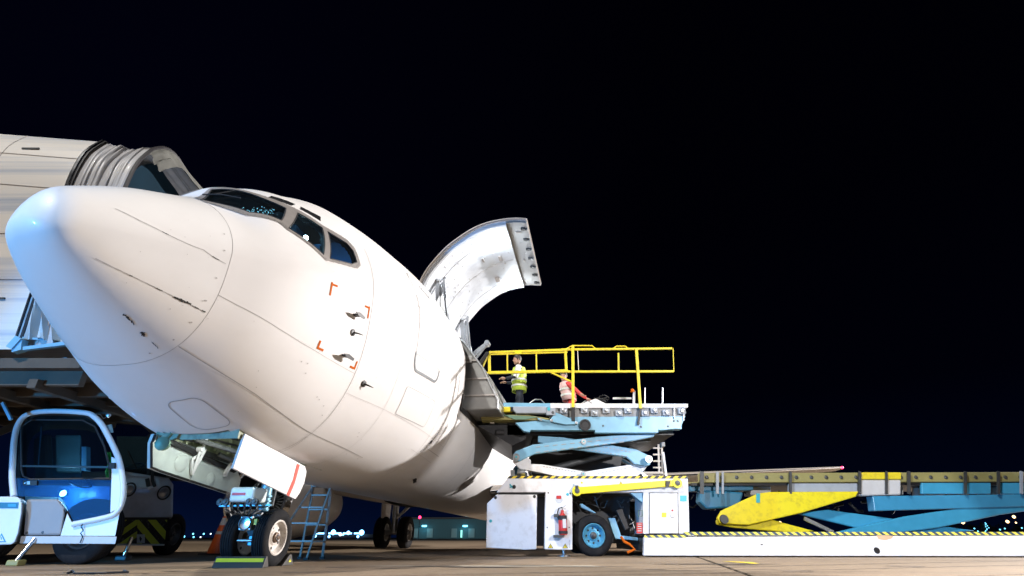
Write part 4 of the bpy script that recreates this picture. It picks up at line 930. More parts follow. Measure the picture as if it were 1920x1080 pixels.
lp(PRx([(1000, 812), (1235, 812), (1235, 818), (1000, 822)], YL, YL + .7, YR - .7), 'lift_crossbeam', 'steel_dark')
lp(PRx([(1018, 808), (1210, 812), (1190, 835), (1180, 893), (1000, 893), (990, 850)], YL, YL + 1.3, YR - 1.2), 'dark_gap_box', 'black')  # black box added to keep the gaps between the scissor arms dark
lp(MB().cyl(A(1000, 880) + Vector((0, .9, 0)), A(1180, 832) + Vector((0, .9, 0)), .07, 14), 'lift_cylinder', 'steel_dark', smooth=True)
lp(MB().cyl(A(970, 884) + Vector((0, .2, 0)), A(985, 884) + Vector((0, .2, 0)), .06, 12), 'roller_fitting', 'alu', smooth=True); lp(MB().box(A(957, 880) + Vector((0, .1, 0)), A(965, 893) + Vector((0, .3, 0))), 'stop_bracket', 'alu')
# upper deck
lp(PRx([(1032, 756), (1290, 757), (1290, 764), (1032, 765)], YL, YL, YL + .12), 'deck_edge', 'gsewhite', bevel=.006)
lp(PRx([(943, 755), (1032, 756), (1032, 764), (945, 763)], YL, YL, YL + .12), 'deck_edge', 'gse_blue_tint', bevel=.006)
db = lp(PRx([(1030, 765), (1286, 764), (1286, 781), (1030, 783)], YL, YL + .05, YL + .16), 'deck_rail_web', 'doorpan', bevel=.004)
ub = lp(PRx([(966, 792), (1085, 781), (1286, 780), (1279, 796), (1279, 804), (1262, 804), (1245, 806), (1235, 806), (1235, 811), (1116, 811), (1116, 806), (995, 806), (993, 810), (982, 808)], YL, YL + .02, YL + .20), 'deck_side_beam', 'gse_blue_tint', bevel=.008)
lp(PRx([(966, 768), (1286, 766), (1279, 804), (990, 804)], YL, YR - .25, YR - .05), 'deck_side_beam', 'gse_blue_tint', bevel=.008)
zd = A(1100, 762).z
lp(MB().box((-.15, YL + .12, zd - .12), (3.78, YR - .1, zd - .04)), 'deck_plate', 'steel_dark')
lp(MB().box((-.1, YL + .3, zd - .55), (3.5, YR - .3, zd - .2)), 'deck_underframe', 'black')
lp(MB().prism([(-.75, YL + .3, 2.55), (.3, YL + .3, 2.55), (.3, YL + .3, 2.25), (0, YL + .3, 2.12)], (0, 2.4, 0)), 'bridge_underframe', 'black')
for i, (px, py) in enumerate(((1057, 770), (1096, 770), (1115, 775), (1136.5, 770), (1160.5, 775), (1177, 770), (1209, 775), (1226.5, 770), (1249, 774), (1278, 771))):
    c = A(px, py); mb = MB().box(c + Vector((-.075, -.03, -.06)), c + Vector((.075, .04, .06))); rb = lp(mb, 'roller_bracket', 'gsegrey', bevel=.008)
    lp(MB().lathe(c + Vector((0, -.03, 0)), (0, -1, 0), [(0, .045), (.03, .045), (.035, .03), (.05, .025), (.05, 0)], 14), 'roller_hub', 'alu', rb, smooth=True)
lp(MB().lathe(A(1097, 797) + Vector((0, .0, 0)), (0, -1, 0), [(-.05, .12), (.03, .12), (.03, .09), (.01, .08), (.01, 0)], 24), 'chain_wheel', 'black', smooth=True)
for (px, py) in ((1055, 789), (1131, 798), (1202, 800), (1253, 799), (1264, 789), (1271, 789)): disc(px, py, .02, 'steel_dark', YL + .02, 'deck_bolt', ub)
# bridge plate
br = lp(PRx([(893, 771), (902, 763), (957, 763), (961, 772), (895, 774)], YL, YL - .02, YL + .5), 'bridge_plate', 'yellow', bevel=.01)
lp(PRx([(901, 777), (990, 778), (1040, 786), (1005, 788), (902, 786)], YL, YL + .0, YL + .4), 'bridge_flap', 'dkyellow', bevel=.008)
lp(PRx([(942, 778), (1010, 782), (985, 787), (965, 787)], YL, YL - .03, YL), 'green_gusset', 'green')
lp(MB().box((-.75, YL + .5, 2.70), (.0, YR - .4, 2.86)), 'bridge_deck', 'yellow', bevel=.01)
lp(PRx([(962, 763), (1024, 763), (1024, 776), (968, 776), (962, 770)], YL, YL - .06, YL + .12), 'slide_housing', 'gsegrey', bevel=.02, seg=3)
lp(PRx([(1024, 766), (1041, 767), (1041, 780), (1024, 779)], YL, YL - .08, YL + .10), 'slide_end_plate', 'gsegrey', bevel=.006)
disc(1028.5, 768.5, .035, 'teal', YL - .08, 'slide_bolt'); disc(1036, 775, .03, 'steel_dark', YL - .08, 'slide_bolt')
lp(PRx([(1041, 774), (1082, 791), (1084, 796), (1060, 797), (1036, 792), (1009, 788), (1007, 784), (1030, 790)], YL, YL - .06, YL - .01), 'bridge_lever', 'gse_blue_tint', bevel=.006)
for (px, py) in ((1014, 788), (1034, 789.5), (1080, 794)): disc(px, py, .03, 'alu', YL - .06, 'lever_bolt')
lp(MB().box(A(957, 764) - Vector((0, .03, 0)), A(963, 772)), 'latch_block', 'black')
# guard rails
rl = MB(); Y1 = YL + .02
def T(*pts, r=.024, y=Y1): 
    return MB().tube([at(a, b, y) for a, b in pts], r, 8)
def BM(p, q, w=.05, y=Y1, m='yellow', name='guard_rail', parent=None, h=None): return lp(MB().beam(at(*p, y), at(*q, y), w, h or w, (0, 1, 0)), name, m, parent, bevel=.006)
BM((917, 661), (1064, 656), .05); BM((920, 664.5), (1064, 660.5), .03); BM((917, 661), (918, 699), .06); BM((917, 699), (1064, 695.5), .06); BM((1060, 659), (1062, 696), .055)
for x0_, x1_ in ((951, 951.5), (1005.5, 1006)): BM((x0_, 664), (x1_, 696), .03)
lp(T((903, 692), (909, 699), (918, 699)), 'guard_rail', 'yellow', smooth=True); lp(T((903, 692), (916, 664)), 'guard_rail', 'yellow', smooth=True)
lp(PRx([(895, 683), (912, 660), (918, 662), (901, 689)], YL, Y1 - .08, Y1 + .08), 'rubber_bumper', 'dark', bevel=.02)
BM((1052, 655.5), (1260, 653.5), .045); BM((1030, 697), (1263, 696.5), .045); BM((1262, 653), (1263.5, 697), .018); BM((1159.5, 662), (1160, 697), .035); BM((1083, 657), (1085, 694), .014, m='gsewhite')
BM((1074, 649), (1074.5, 790), .06, Y1 - .05, name='rail_post'); BM((1193, 653), (1201, 766), .055, Y1 - .05, name='rail_post'); BM((1201, 766), (1196, 797), .045, Y1 - .05, 'black', 'post_socket'); BM((1074.5, 764), (1074.5, 790), .075, Y1 - .06, 'black', 'post_socket')
BM((1030, 697), (1072, 716), .035); lp(PRx([(965, 659), (978, 658.5), (978, 664), (965, 664)], YL, Y1 - .06, Y1 - .03), 'rail_sleeve', 'bright_yellow')
lp(T((1062, 654), (1073, 648), (1110, 648), (1118, 655), r=.014), 'grab_handle', 'yellow', smooth=True); lp(T((1147, 655), (1156, 649), (1172, 649), (1180, 655), r=.014), 'grab_handle', 'yellow', smooth=True)
lp(T((993, 756), (1003, 749), (1014, 749), (1021, 756), r=.012), 'deck_handle', 'alu', smooth=True); lp(T((1090, 757), (1097, 752), (1104, 752), (1110, 757), r=.012), 'deck_handle', 'alu', smooth=True)
BM((1209, 757), (1209.5, 727), .03, Y1 + .1, 'alu', 'deck_post'); BM((1242, 757), (1242.5, 727), .035, Y1 + .1, 'alu', 'deck_post'); BM((1264, 757), (1264.5, 785), .02, Y1 - .03, 'alu', 'deck_post'); BM((1282, 776), (1282, 789), .025, Y1 - .03, 'gsewhite', 'deck_post')
BM((1188.5, 757), (1189, 733), .05, Y1 + .1, 'gsewhite', 'beacon_post'); lp(MB().lathe(A(1188.5, 733) + Vector((0, .12, 0)), (0, 0, 1), [(0, .05), (.02, .055), (.02, .035), (.07, .035), (.085, 0)], 16), 'beacon', 'orange', smooth=True)
BM((1149, 747), (1184, 747), .04, Y1 + .5, 'gsewhite', 'control_rail')
cb = lp(PRx([(1078, 757), (1100, 748), (1120, 741), (1124, 742), (1152, 756)], YL, Y1 + .3, Y1 + 1.0), 'control_console', 'gsewhite', bevel=.01)
mb = MB(); rn = random.Random(31)
for k_ in range(12):
    p = [A(1118 + rn.uniform(0, 8), 741) + Vector((0, .45, 0))]
    for _ in range(4): p.append(p[-1] + Vector((rn.uniform(.0, .11), rn.uniform(-.05, .05), rn.uniform(-.04, .07) - .012 * _)))
    mb.tube(p, .008, 5)
lp(mb, 'console_cables', 'black', cb)
# access tower at the right end
for px in (1241, 1247.5): BM((px, 829), (px + 3, 893), .035, YL + .3, 'gearladder', 'ladder_rail') if False else lp(MB().beam(A(px, 829) + Vector((0, .3, 0)), A(px + 2, 893) + Vector((0, .3, 0)), .035, .035, (0, 1, 0)), 'ladder_rail', 'ladder')
for k_ in range(5): lp(MB().beam(A(1231, 836 + k_ * 12.5) + Vector((0, .3, 0)), A(1248, 836 + k_ * 12.5) + Vector((0, .3, 0)), .03, .03, (0, 1, 0)), 'ladder_rung', 'ladder')
lp(MB().beam(A(1248, 845) + Vector((0, .2, 0)), A(1255, 897) + Vector((0, .2, 0)), .04, .03, (0, 1, 0)), 'diagonal_brace', 'gsewhite')
lp(MB().box(A(1245, 826) + Vector((0, .2, 0)), A(1252, 834) + Vector((0, .4, 0))), 'tower_bracket', 'doorpan'); lp(MB().beam(A(1212, 884) + Vector((0, .25, 0)), A(1249, 884) + Vector((0, .25, 0)), .04, .06, (0, 1, 0)), 'tower_step', 'ladder')
# bumper below the bridge
lp(PRx([(900, 788), (966, 792), (962, 806), (930, 808), (915, 800)], YL, YL + .35, YR - .5), 'bridge_bumper', 'black', bevel=.03)
lp(MB().cyl(A(930, 806) + Vector((0, .3, 0)), A(945, 806) + Vector((0, .3, 0)), .06, 12), 'bumper_roller', 'dark', smooth=True)
lp(MB().box(A(918, 784) + Vector((0, .3, 0)), A(926, 789) + Vector((0, .34, 0))), 'bridge_bracket', 'gsewhite')

# fire extinguisher: hangs on the cabinet
ex = thing('fire_extinguisher', (1.0, YL - .1, .42), 'red fire extinguisher strapped to the white cabinet beside the loader wheel', 'fire extinguisher')
ec = A(1054.5, 986) + Vector((0, -.1, 0)); zb = A(1054, 1003).z; zt_ = A(1054, 969).z
MB().lathe((ec.x, ec.y, zb), (0, 0, 1), [(0, 0), (0, .075), (.02, .085), (zt_ - zb - .04, .085), (zt_ - zb + .03, .06), (zt_ - zb + .06, .03), (zt_ - zb + .12, .028), (zt_ - zb + .12, 0)], 24).build('cylinder', 'red', ex, smooth=True)
MB().lathe((ec.x, ec.y, zb + .02), (0, 0, 1), [(0, .09), (.05, .09)], 24).build('base_band', 'dark', ex, smooth=True)
MB().lathe((ec.x, ec.y, zt_ - .06), (0, 0, 1), [(0, .09), (.08, .09)], 24).build('strap', 'dark', ex, smooth=True)
MB().box((ec.x - .01, ec.y - .092, zb + .12), (ec.x + .06, ec.y - .07, zb + .28)).build('label', 'gl_white', ex)
MB().tube([(ec.x, ec.y, zt_ + .12), (ec.x, ec.y, zt_ + .17), (ec.x - .07, ec.y, zt_ + .15), (ec.x - .11, ec.y, zt_ + .02), (ec.x - .08, ec.y, zt_ - .05)], .012, 8).build('hose', 'dark', ex, smooth=True)
MB().beam((ec.x - .01, ec.y, zt_ + .15), (ec.x + .08, ec.y, zt_ + .21), .02, .012).beam((ec.x - .01, ec.y, zt_ + .14), (ec.x + .08, ec.y, zt_ + .14), .02, .012).build('handle', 'alu', ex)

# ================================================================== SECOND LOADER (right, behind)
Y2 = 15.6
M['cyanblue'] = mat('cyan_blue_paint', (.05, .34, .56), .38, var=.15, scale=4, coat=.2)
l2 = thing('lowered_loader', (9.5, 17, 0), 'cargo loader with yellow and blue scissor arms behind the long white platform at the right', 'cargo loader')
def P2(poly, y0, t, name, m, **k): return MB().prism([at(a, b, Y2) + Vector((0, y0, 0)) for a, b in poly], (0, t, 0)).build(name, m, l2, **k)
P2([(1310, 887), (1980, 885), (1980, 903), (1310, 905)], 0, .1, 'deck_beam', 'dkyellow', bevel=.02)
P2([(1310, 887), (1980, 885), (1980, 903), (1310, 905)], 2.6, .1, 'deck_beam', 'dkyellow', bevel=.02)
P2([(1300, 905), (1980, 903), (1980, 908), (1300, 910)], .1, 2.4, 'deck_plate', 'black')
P2([(1480, 906), (1610, 906), (1610, 924), (1480, 926)], .03, .1, 'side_panel', 'gsegrey', bevel=.02)
P2([(1614, 900), (1688, 900), (1688, 928), (1614, 930)], -.04, .3, 'white_control_box', 'gl_white', bevel=.04)
P2([(1614, 886), (1688, 886), (1688, 899), (1614, 899)], -.05, .3, 'yellow_cap', 'yellow', bevel=.02)
P2([(1730, 905), (1860, 905), (1860, 926), (1730, 926)], .03, .1, 'side_panel', 'cyanblue', bevel=.02)
P2([(1880, 905), (1980, 905), (1980, 926), (1880, 926)], .03, .1, 'side_panel', 'cyanblue', bevel=.02)
P2([(1636, 930), (1980, 926), (1980, 950), (1640, 958)], 0, .3, 'lower_beam', 'midblue', bevel=.02) if False else None
M['midblue'] = mat('strong_blue_paint', (.05, .30, .52), .35, var=.12, scale=4, coat=.3)
M['deepblue'] = mat('deep_blue_paint', (.03, .17, .30), .4, var=.2, scale=4)
P2([(1636, 930), (1980, 926), (1980, 948), (1640, 958)], 0, .3, 'lower_beam', 'midblue', bevel=.02)
P2([(1318, 920), (1345, 918), (1400, 922), (1392, 950), (1330, 954), (1316, 940)], .2, .4, 'drive_unit', 'deepblue', bevel=.05)
P2([(1300, 905), (1420, 905), (1420, 918), (1300, 920)], .25, .3, 'front_panel', 'deepblue', bevel=.02)
ya = P2([(1342, 972), (1350, 958), (1418, 926), (1440, 923), (1606, 922), (1600, 932), (1560, 944), (1500, 962), (1400, 985), (1348, 982)], -.12, .12, 'scissor_arm', 'bright_yellow', bevel=.03, seg=3)
P2([(1344, 975), (1400, 965), (1440, 972), (1530, 996), (1500, 1000), (1380, 990), (1346, 984)], .03, .12, 'scissor_arm', 'bright_yellow', bevel=.03)
P2([(1500, 962), (1560, 955), (1700, 974), (1840, 995), (1760, 1002), (1640, 996)], .2, .12, 'scissor_arm', 'cyanblue', bevel=.03)
P2([(1560, 1000), (1700, 968), (1860, 944), (1985, 930), (1985, 950), (1880, 965), (1760, 990), (1650, 1004)], .05, .12, 'scissor_arm', 'cyanblue', bevel=.03)
rl2 = random.Random(90); mb = MB()
for q in range(46):
    p = at(rl2.uniform(1310, 1960), rl2.uniform(908, 950), Y2) + Vector((0, rl2.uniform(.5, 1.6), 0)); w_ = Vector((rl2.uniform(-.6, .6), 0, rl2.uniform(-.3, .2))); mb.tube([p, p + w_ * .5 + Vector((0, 0, -rl2.uniform(0, .15))), p + w_], rl2.uniform(.015, .045), 6)
mb.build('hydraulic_hoses', 'black', l2)['kind'] = 'stuff'
for px in range(1325, 1960, 28): MB().lathe(at(px, 895, Y2) + Vector((0, -.0, 0)), (0, -1, 0), [(0, .05), (.02, .05), (.03, .03), (.032, 0)], 12).build('roller_end', 'steel_dark', l2)
for px, w_ in ((1330, 26), (1372, 30), (1424, 40), (1640, 30), (1700, 22), (1760, 44), (1830, 20), (1890, 48)): P2([(px, 909), (px + w_, 909), (px + w_, 925), (px, 926)], .6, .5, 'stacked_case', 'gl_white' if px % 4 == 0 else 'gsegrey', bevel=.03)
P2([(1414, 926), (1421, 926), (1421, 943), (1414, 943)], -.14, .01, 'label_plate', 'teal')
MB().lathe(at(1354, 974, Y2) + Vector((0, -.13, 0)), (0, -1, 0), [(0, .12), (.05, .11), (.05, 0)], 20).build('pivot_pin', 'steel_dark', l2, smooth=True)
MB().beam(at(1508, 972, Y2 - .3), at(1562, 998, Y2 - .3), .09, .06, (0, 1, 0)).build('stay_rod', 'alu', l2)
for px, w_ in ((1316, .10), (1345, .07), (1355, .05), (1482, .06), (1612, .06), (1662, .05), (1704, .07), (1810, .06), (1872, .06), (1915, .06)):
    MB().beam(at(px, 884, Y2 - .1), at(px, 926, Y2 - .1), w_, .05, (0, 1, 0)).build('upright', 'gsegrey' if px % 2 else 'steel_dark', l2)
MB().box(at(1300, 1002, Y2), at(1985, 1012, Y2 + 2.7)).build('chassis', 'steel_dark', l2)
for xx in (6.6, 13.6): wheel((xx, Y2 + .3, .2), (0, 1, 0), .2, .28, 'loader_wheel', 'tyre', 'rim_blue_tint', l2, .53, 8)

# ================================================================== PEOPLE
def person(name, joints, edges, radii, mat_body, parent, sub=2, root=0):
    me = bpy.data.meshes.new(name); me.from_pydata([Vector(j) for j in joints], edges, []); o = bpy.data.objects.new(name, me); COL.objects.link(o); o.parent = parent
    if parent.get('_w', 0): o.matrix_parent_inverse = Matrix.Translation(-parent.location)
    me.materials.append(M[mat_body]); o.modifiers.new('skin', 'SKIN'); s_ = o.modifiers.new('sub', 'SUBSURF'); s_.levels = sub; s_.render_levels = sub
    for i, r in enumerate(radii): me.skin_vertices[0].data[i].radius = (r, r) if not isinstance(r, tuple) else r
    for i in range(len(joints)): me.skin_vertices[0].data[i].use_root = (i == root)
    o.modifiers['skin'].use_smooth_shade = True
    return o
def hand(base, d, side, parent):
    d = Vector(d).normalized(); s_ = Vector(side).normalized(); n = d.cross(s_)
    mb = MB(); b = Vector(base)
    mb.tube([b, b + d * .045, b + d * .085], [.024, .036, .033], 8)
    for k_, ln in enumerate((.068, .078, .072, .056)):
        p = b + d * .08 + s_ * (k_ - 1.5) * .019; mb.tube([p, p + d * ln * .5 + n * .008, p + d * ln * .85 + n * .03], [.0095, .009, .007], 6)
    p = b + d * .03 - s_ * .03; mb.tube([p, p + d * .03 - s_ * .025, p + d * .06 - s_ * .03 + n * .015], [.012, .010, .008], 6)
    mb.build('hand', 'skin', parent, smooth=True)
def head(c, face, parent, hair='hair'):
    c = Vector(c); f = Vector(face).normalized(); up = Vector((0, 0, 1)); s_ = f.cross(up).normalized()
    mb = MB(); n = 20; vs = []; prof_ = [(-.125, .03), (-.11, .05), (-.08, .064), (-.03, .076), (.02, .082), (.07, .078), (.11, .055), (.128, .02)]
    for (z, r) in prof_:
        for j in range(n):
            a = 2 * math.pi * j / n; fx = math.cos(a); sy = math.sin(a); rr = r * (1.18 if fx > 0 and z < .0 else 1.12)
            vs.append(c + up * z + f * (fx * rr + (.01 if z < -.05 else 0)) + s_ * sy * r * .92)
    fs = [(i * n + j, i * n + (j + 1) % n, (i + 1) * n + (j + 1) % n, (i + 1) * n + j) for i in range(len(prof_) - 1) for j in range(n)] + [tuple(range(n)), tuple(range((len(prof_) - 1) * n, len(prof_) * n))]
    mb.add(vs, fs); mb.tube([c + f * .082 + up * .015, c + f * .112 - up * .025, c + f * .088 - up * .035], [.008, .014, .01], 8)
    for k_ in (-1, 1): mb.tube([c + s_ * k_ * .074 + up * .02, c + s_ * k_ * .086, c + s_ * k_ * .074 - up * .03], [.010, .013, .008], 6)
    h = mb.build('head', 'skin', parent, smooth=True)
    mb = MB()
    for k_ in (-1, 1): mb.lathe(c + f * .078 + s_ * k_ * .03 + up * .012, f, [(-.01, .012), (.006, .009), (.01, 0)], 8)
    mb.beam(c + f * .086 - up * .058 - s_ * .022, c + f * .086 - up * .058 + s_ * .022, .008, .006); mb.build('face_features', 'hair', h)
    mb = MB(); vs = []
    pr_ = [(-.02, .083), (.03, .092), (.08, .087), (.118, .062), (.137, .02)]
    for (z, r) in pr_:
        for j in range(n):
            a = 2 * math.pi * j / n; fx = math.cos(a); zz = z + (.045 if fx > .35 and z < .05 else 0)
            vs.append(c + up * zz + f * (fx * r * 1.08 - .008) + s_ * math.sin(a) * r * .98)
    mb.add(vs, [(i * n + j, i * n + (j + 1) % n, (i + 1) * n + (j + 1) % n, (i + 1) * n + j) for i in range(len(pr_) - 1) for j in range(n)] + [tuple(range((len(pr_) - 1) * n, len(pr_) * n))])
    mb.build('hair', hair, h, smooth=True)
# worker 1, standing at the bridge, facing the aircraft
gz = 2.86; wx, wy = .18, 12.3
hz = at(975, 668, wy).z
p1 = thing('person', (wx, wy, gz - .2), 'person in yellow hi vis vest and dark trousers standing behind the rails by the doorway', 'person', 'ground crew on the loader deck')
zf = hz - 1.76
def J(x_, y_, z_): return Vector((wx + x_, wy + y_, zf + z_))
person('body', [J(0, 0, .95), J(0, 0, 1.15), J(-.02, 0, 1.38), J(-.02, 0, 1.50), J(-.03, 0, 1.56),
                J(-.02, -.19, 1.43), J(-.10, -.26, 1.18), J(-.34, -.22, 1.14), J(-.02, .19, 1.43), J(-.08, .26, 1.16), J(-.32, .22, 1.16),
                J(0, -.10, .90), J(-.04, -.12, .50), J(.02, -.12, .08), J(-.12, -.12, .04), J(0, .10, .90), J(.06, .12, .50), J(.12, .12, .08), J(-.02, .12, .04)],
       [(0, 1), (1, 2), (2, 3), (3, 4), (2, 5), (5, 6), (6, 7), (2, 8), (8, 9), (9, 10), (0, 11), (11, 12), (12, 13), (13, 14), (0, 15), (15, 16), (16, 17), (17, 18)],
       [.15, .14, .16, .07, .055, .07, .05, .035, .07, .05, .035, .09, .065, .05, .04, .09, .065, .05, .04], 'trousers', p1)
head(J(-.05, 0, 1.66), (-1, -.35, 0), p1); hand(J(-.34, -.22, 1.14), (-1, .1, .1), (0, 1, 0), p1); hand(J(-.32, .22, 1.16), (-1, -.1, .1), (0, 1, 0), p1)
def vest(Jf, z0_, z1_, parent, m, lean=0):
    mb = MB(); n = 24; vs = []; rows = [(z0_, .175, .215), (z0_ + (z1_ - z0_) * .4, .165, .205), (z0_ + (z1_ - z0_) * .75, .18, .225), (z1_ - .02, .15, .20), (z1_, .10, .14)]
    for (z, rx, ry) in rows:
        for j in range(n):
            a = 2 * math.pi * j / n; vs.append(Jf(-.01 + rx * math.cos(a) + lean * (z - z0_), ry * math.sin(a), z))
    mb.add(vs, [(i * n + j, i * n + (j + 1) % n, (i + 1) * n + (j + 1) % n, (i + 1) * n + j) for i in range(len(rows) - 1) for j in range(n)])
    v_ = mb.build('vest', m, parent, smooth=True); v_.modifiers.new('s', 'SOLIDIFY').thickness = .012
    for zz in (z0_ + .10, z0_ + .24):
        mb = MB(); vs = []
        for z in (zz, zz + .045):
            for j in range(n):
                a = 2 * math.pi * j / n; vs.append(Jf(-.01 + .186 * math.cos(a) + lean * (z - z0_), .226 * math.sin(a), z))
        mb.add(vs, [(j, (j + 1) % n, n + (j + 1) % n, n + j) for j in range(n)]); mb.build('reflective_band', 'vest_band', v_, smooth=True)
vest(J, .88, 1.47, p1, 'vest')
for s_ in (-1, 1): MB().tube([J(-.02, s_ * .17, 1.45), J(-.06, s_ * .24, 1.28), J(-.11, s_ * .27, 1.16)], [.075, .066, .06], 10).build('sleeve', 'vest_band', p1, smooth=True)
# worker 2, bending over the console
wx2, wy2 = 1.40, 12.6; hz2 = at(1063, 702, wy2).z; zf2 = hz2 - 1.42
p2 = thing('person', (wx2, wy2, gz - .2), 'person in a red shirt and pale pink vest leaning forward behind the tall yellow post', 'person', 'ground crew on the loader deck')
def J2(x_, y_, z_): return Vector((wx2 + x_, wy2 + y_, zf2 + z_))
person('body', [J2(.06, 0, .80), J2(.03, 0, .98), J2(-.03, 0, 1.16), J2(-.08, -.02, 1.24), J2(-.11, -.03, 1.28),
                J2(-.06, -.18, 1.16), J2(.06, -.30, .98), J2(.22, -.30, .86), J2(.06, .18, 1.18), J2(.26, .20, 1.00), J2(.42, .10, .84),
                J2(.06, -.10, .76), J2(-.10, -.12, .42), J2(.02, -.12, .08), J2(-.12, -.12, .04), J2(.06, .10, .76), J2(-.04, .12, .42), J2(.10, .12, .08), J2(-.04, .12, .04)],
       [(0, 1), (1, 2), (2, 3), (3, 4), (2, 5), (5, 6), (6, 7), (2, 8), (8, 9), (9, 10), (0, 11), (11, 12), (12, 13), (13, 14), (0, 15), (15, 16), (16, 17), (17, 18)],
       [.15, .14, .16, .07, .055, .07, .05, .035, .07, .05, .035, .09, .065, .05, .04, .09, .065, .05, .04], 'shirt_red', p2)
head(J2(-.13, -.04, 1.36), (-.3, -1, -.25), p2); hand(J2(.22, -.30, .86), (.8, 0, -.5), (0, 1, 0), p2); hand(J2(.42, .10, .84), (.8, -.2, -.5), (0, 1, 0), p2)
vest(J2, .76, 1.22, p2, 'vest_pink', -.15)

# ================================================================== RAISED BODY WITH CANOPY (left of the nose)
bb = thing('boarding_bridge', (-9, 8.4, 0), 'raised white boarding bridge body with a folded grey weather canopy, left behind the nose', 'boarding bridge')
XB = -6.95
h1 = [atx(25, 655, XB), atx(60, 550, XB), atx(95, 450, XB), atx(124, 352, XB), atx(140, 315, XB), atx(160, 285, XB), atx(190, 266, XB)]
h1 = [Vector(p) for p in h1]
far1 = [Vector((XB, h1[-1].y + .5, h1[-1].z + .02)), Vector((XB, h1[-1].y + 1.2, h1[-1].z - .1)), Vector((XB, h1[-1].y + 1.9, h1[-1].z - .5)), Vector((XB, h1[-1].y + 2.3, h1[-1].z - 1.2)), Vector((XB, h1[-1].y + 2.35, 2.6))]
hoop1 = h1 + far1
XC = -6.05
h2 = [atx(140, 652, -6.0), atx(196, 470, XC), atx(222, 385, XC), atx(236, 348, XC), atx(258, 305, XC), atx(285, 280, XC), atx(310, 277, XC), atx(330, 292, XC), atx(352, 325, XC), atx(378, 360, XC)]
def resamp(pl, n):
    d = [0]
    for a, b in zip(pl[:-1], pl[1:]): d.append(d[-1] + (b - a).length)
    out = []
    for k_ in range(n):
        s_ = d[-1] * k_ / (n - 1); i = max(q for q in range(len(d)) if d[q] <= s_ + 1e-9); i = min(i, len(pl) - 2)
        out.append(pl[i].lerp(pl[i + 1], (s_ - d[i]) / (d[i + 1] - d[i])))
    return out
near1 = resamp([Vector(p) for p in smooth([tuple(q) for q in h1], 4)], 26); fr1 = resamp([Vector(p) for p in smooth([tuple(q) for q in [h1[-1]] + far1], 4)], 15)
a = near1 + fr1[1:]
# body: arch section extruded away from the aircraft
mb = MB(); vs = []
steps = [0, -.8, -1.6, -2.6, -3.6, -5.0]
for q in steps:
    up = .0 if q > -.5 else 0
    for p in a: vs.append(p + Vector((q, 0, (.16 * -q * .6) if p.z > 4.8 else 0)))
n = 40
mb.add(vs, [(i * n + j, i * n + j + 1, (i + 1) * n + j + 1, (i + 1) * n + j) for i in range(len(steps) - 1) for j in range(n - 1)])
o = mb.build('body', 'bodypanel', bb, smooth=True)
mb = MB().tube([p + Vector((.02, -.01, 0)) for p in a], .035, 8); mb.build('hoop', 'chrome', bb, smooth=True)
mb = MB().tube([p + Vector((.07, -.0, 0)) for p in a], .018, 8); mb.build('hoop_seal', 'chip', bb, smooth=True)
h2 = h2 + [Vector((XC, 9.1, 5.9)), Vector((XC, 9.45, 4.9))]
b2 = resamp([Vector(p) for p in smooth([tuple(q) for q in h2[:6]], 4)], 36) + resamp([Vector(p) for p in smooth([tuple(q) for q in h2[5:]], 4)], 25)[1:]
a6 = resamp(near1, 36) + resamp(fr1[:10], 25)[1:]
M['flap'] = mat('dark_grey_flap', (.15, .15, .135), .5, var=.4, scale=6)
# crumpled canvas between the hoops
for k_ in (7, 12, 17, 21):
    p_ = a[k_] + Vector((0, -.006, 0)); MB().tube([p_ + Vector((q, 0, (.16 * -q * .6) if p_.z > 4.8 else 0)) for q in steps], .005, 5).build('panel_joint', 'seam_faint', bb)
for q_ in (-1.3, -3.1):
    MB().tube([p + Vector((q_, -.005, (.16 * -q_ * .6) if p.z > 4.8 else 0)) for p in a[:26]], .005, 5).build('panel_joint', 'seam_faint', bb)
for q_, k_ in ((-.9, 22), (-2.2, 24), (-1.7, 12), (-.5, 5)):
    p_ = a[k_] + Vector((q_, -.01, (.16 * -q_ * .6) if a[k_].z > 4.8 else 0)); MB().box(p_ - Vector((.14, .01, .012)), p_ + Vector((.14, .01, .012))).build('vent_slot', 'steel_dark', bb)
rn = random.Random(12); vs = []; nu = 60; nv = 90
ph = [rn.uniform(0, 6) for _ in range(6)]
for i in range(nv):
    u = i / (nv - 1)
    for j in range(nu):
        p = a6[j].lerp(b2[j], u); w = math.sin(math.pi * u); t = j / nu
        fold = (math.sin(u * 30 + 1.6 * math.sin(t * 5 + ph[0]) + ph[1]) * .022 + math.sin(u * 71 + 2.4 * math.sin(t * 8 + ph[2])) * .010 + math.sin(u * 13 + 2.2 * math.sin(t * 6 + ph[3])) * .026 + math.sin(u * 120 + 3 * math.sin(t * 11 + ph[4])) * .004) * w
        c = Vector((p.x, 8.2, 4.2)); d = (p - c).normalized(); sag = -.05 * w
        vs.append(p + d * (fold + sag) + Vector((fold * .6, 0, 0)))
mb = MB().add(vs, [(i * nu + j, i * nu + j + 1, (i + 1) * nu + j + 1, (i + 1) * nu + j) for i in range(nv - 1) for j in range(nu - 1)])
mb.build('canopy', 'canvas', bb, smooth=True)
mb = MB().tube(b2, .03, 8); mb.build('hoop', 'chip', bb, smooth=True)
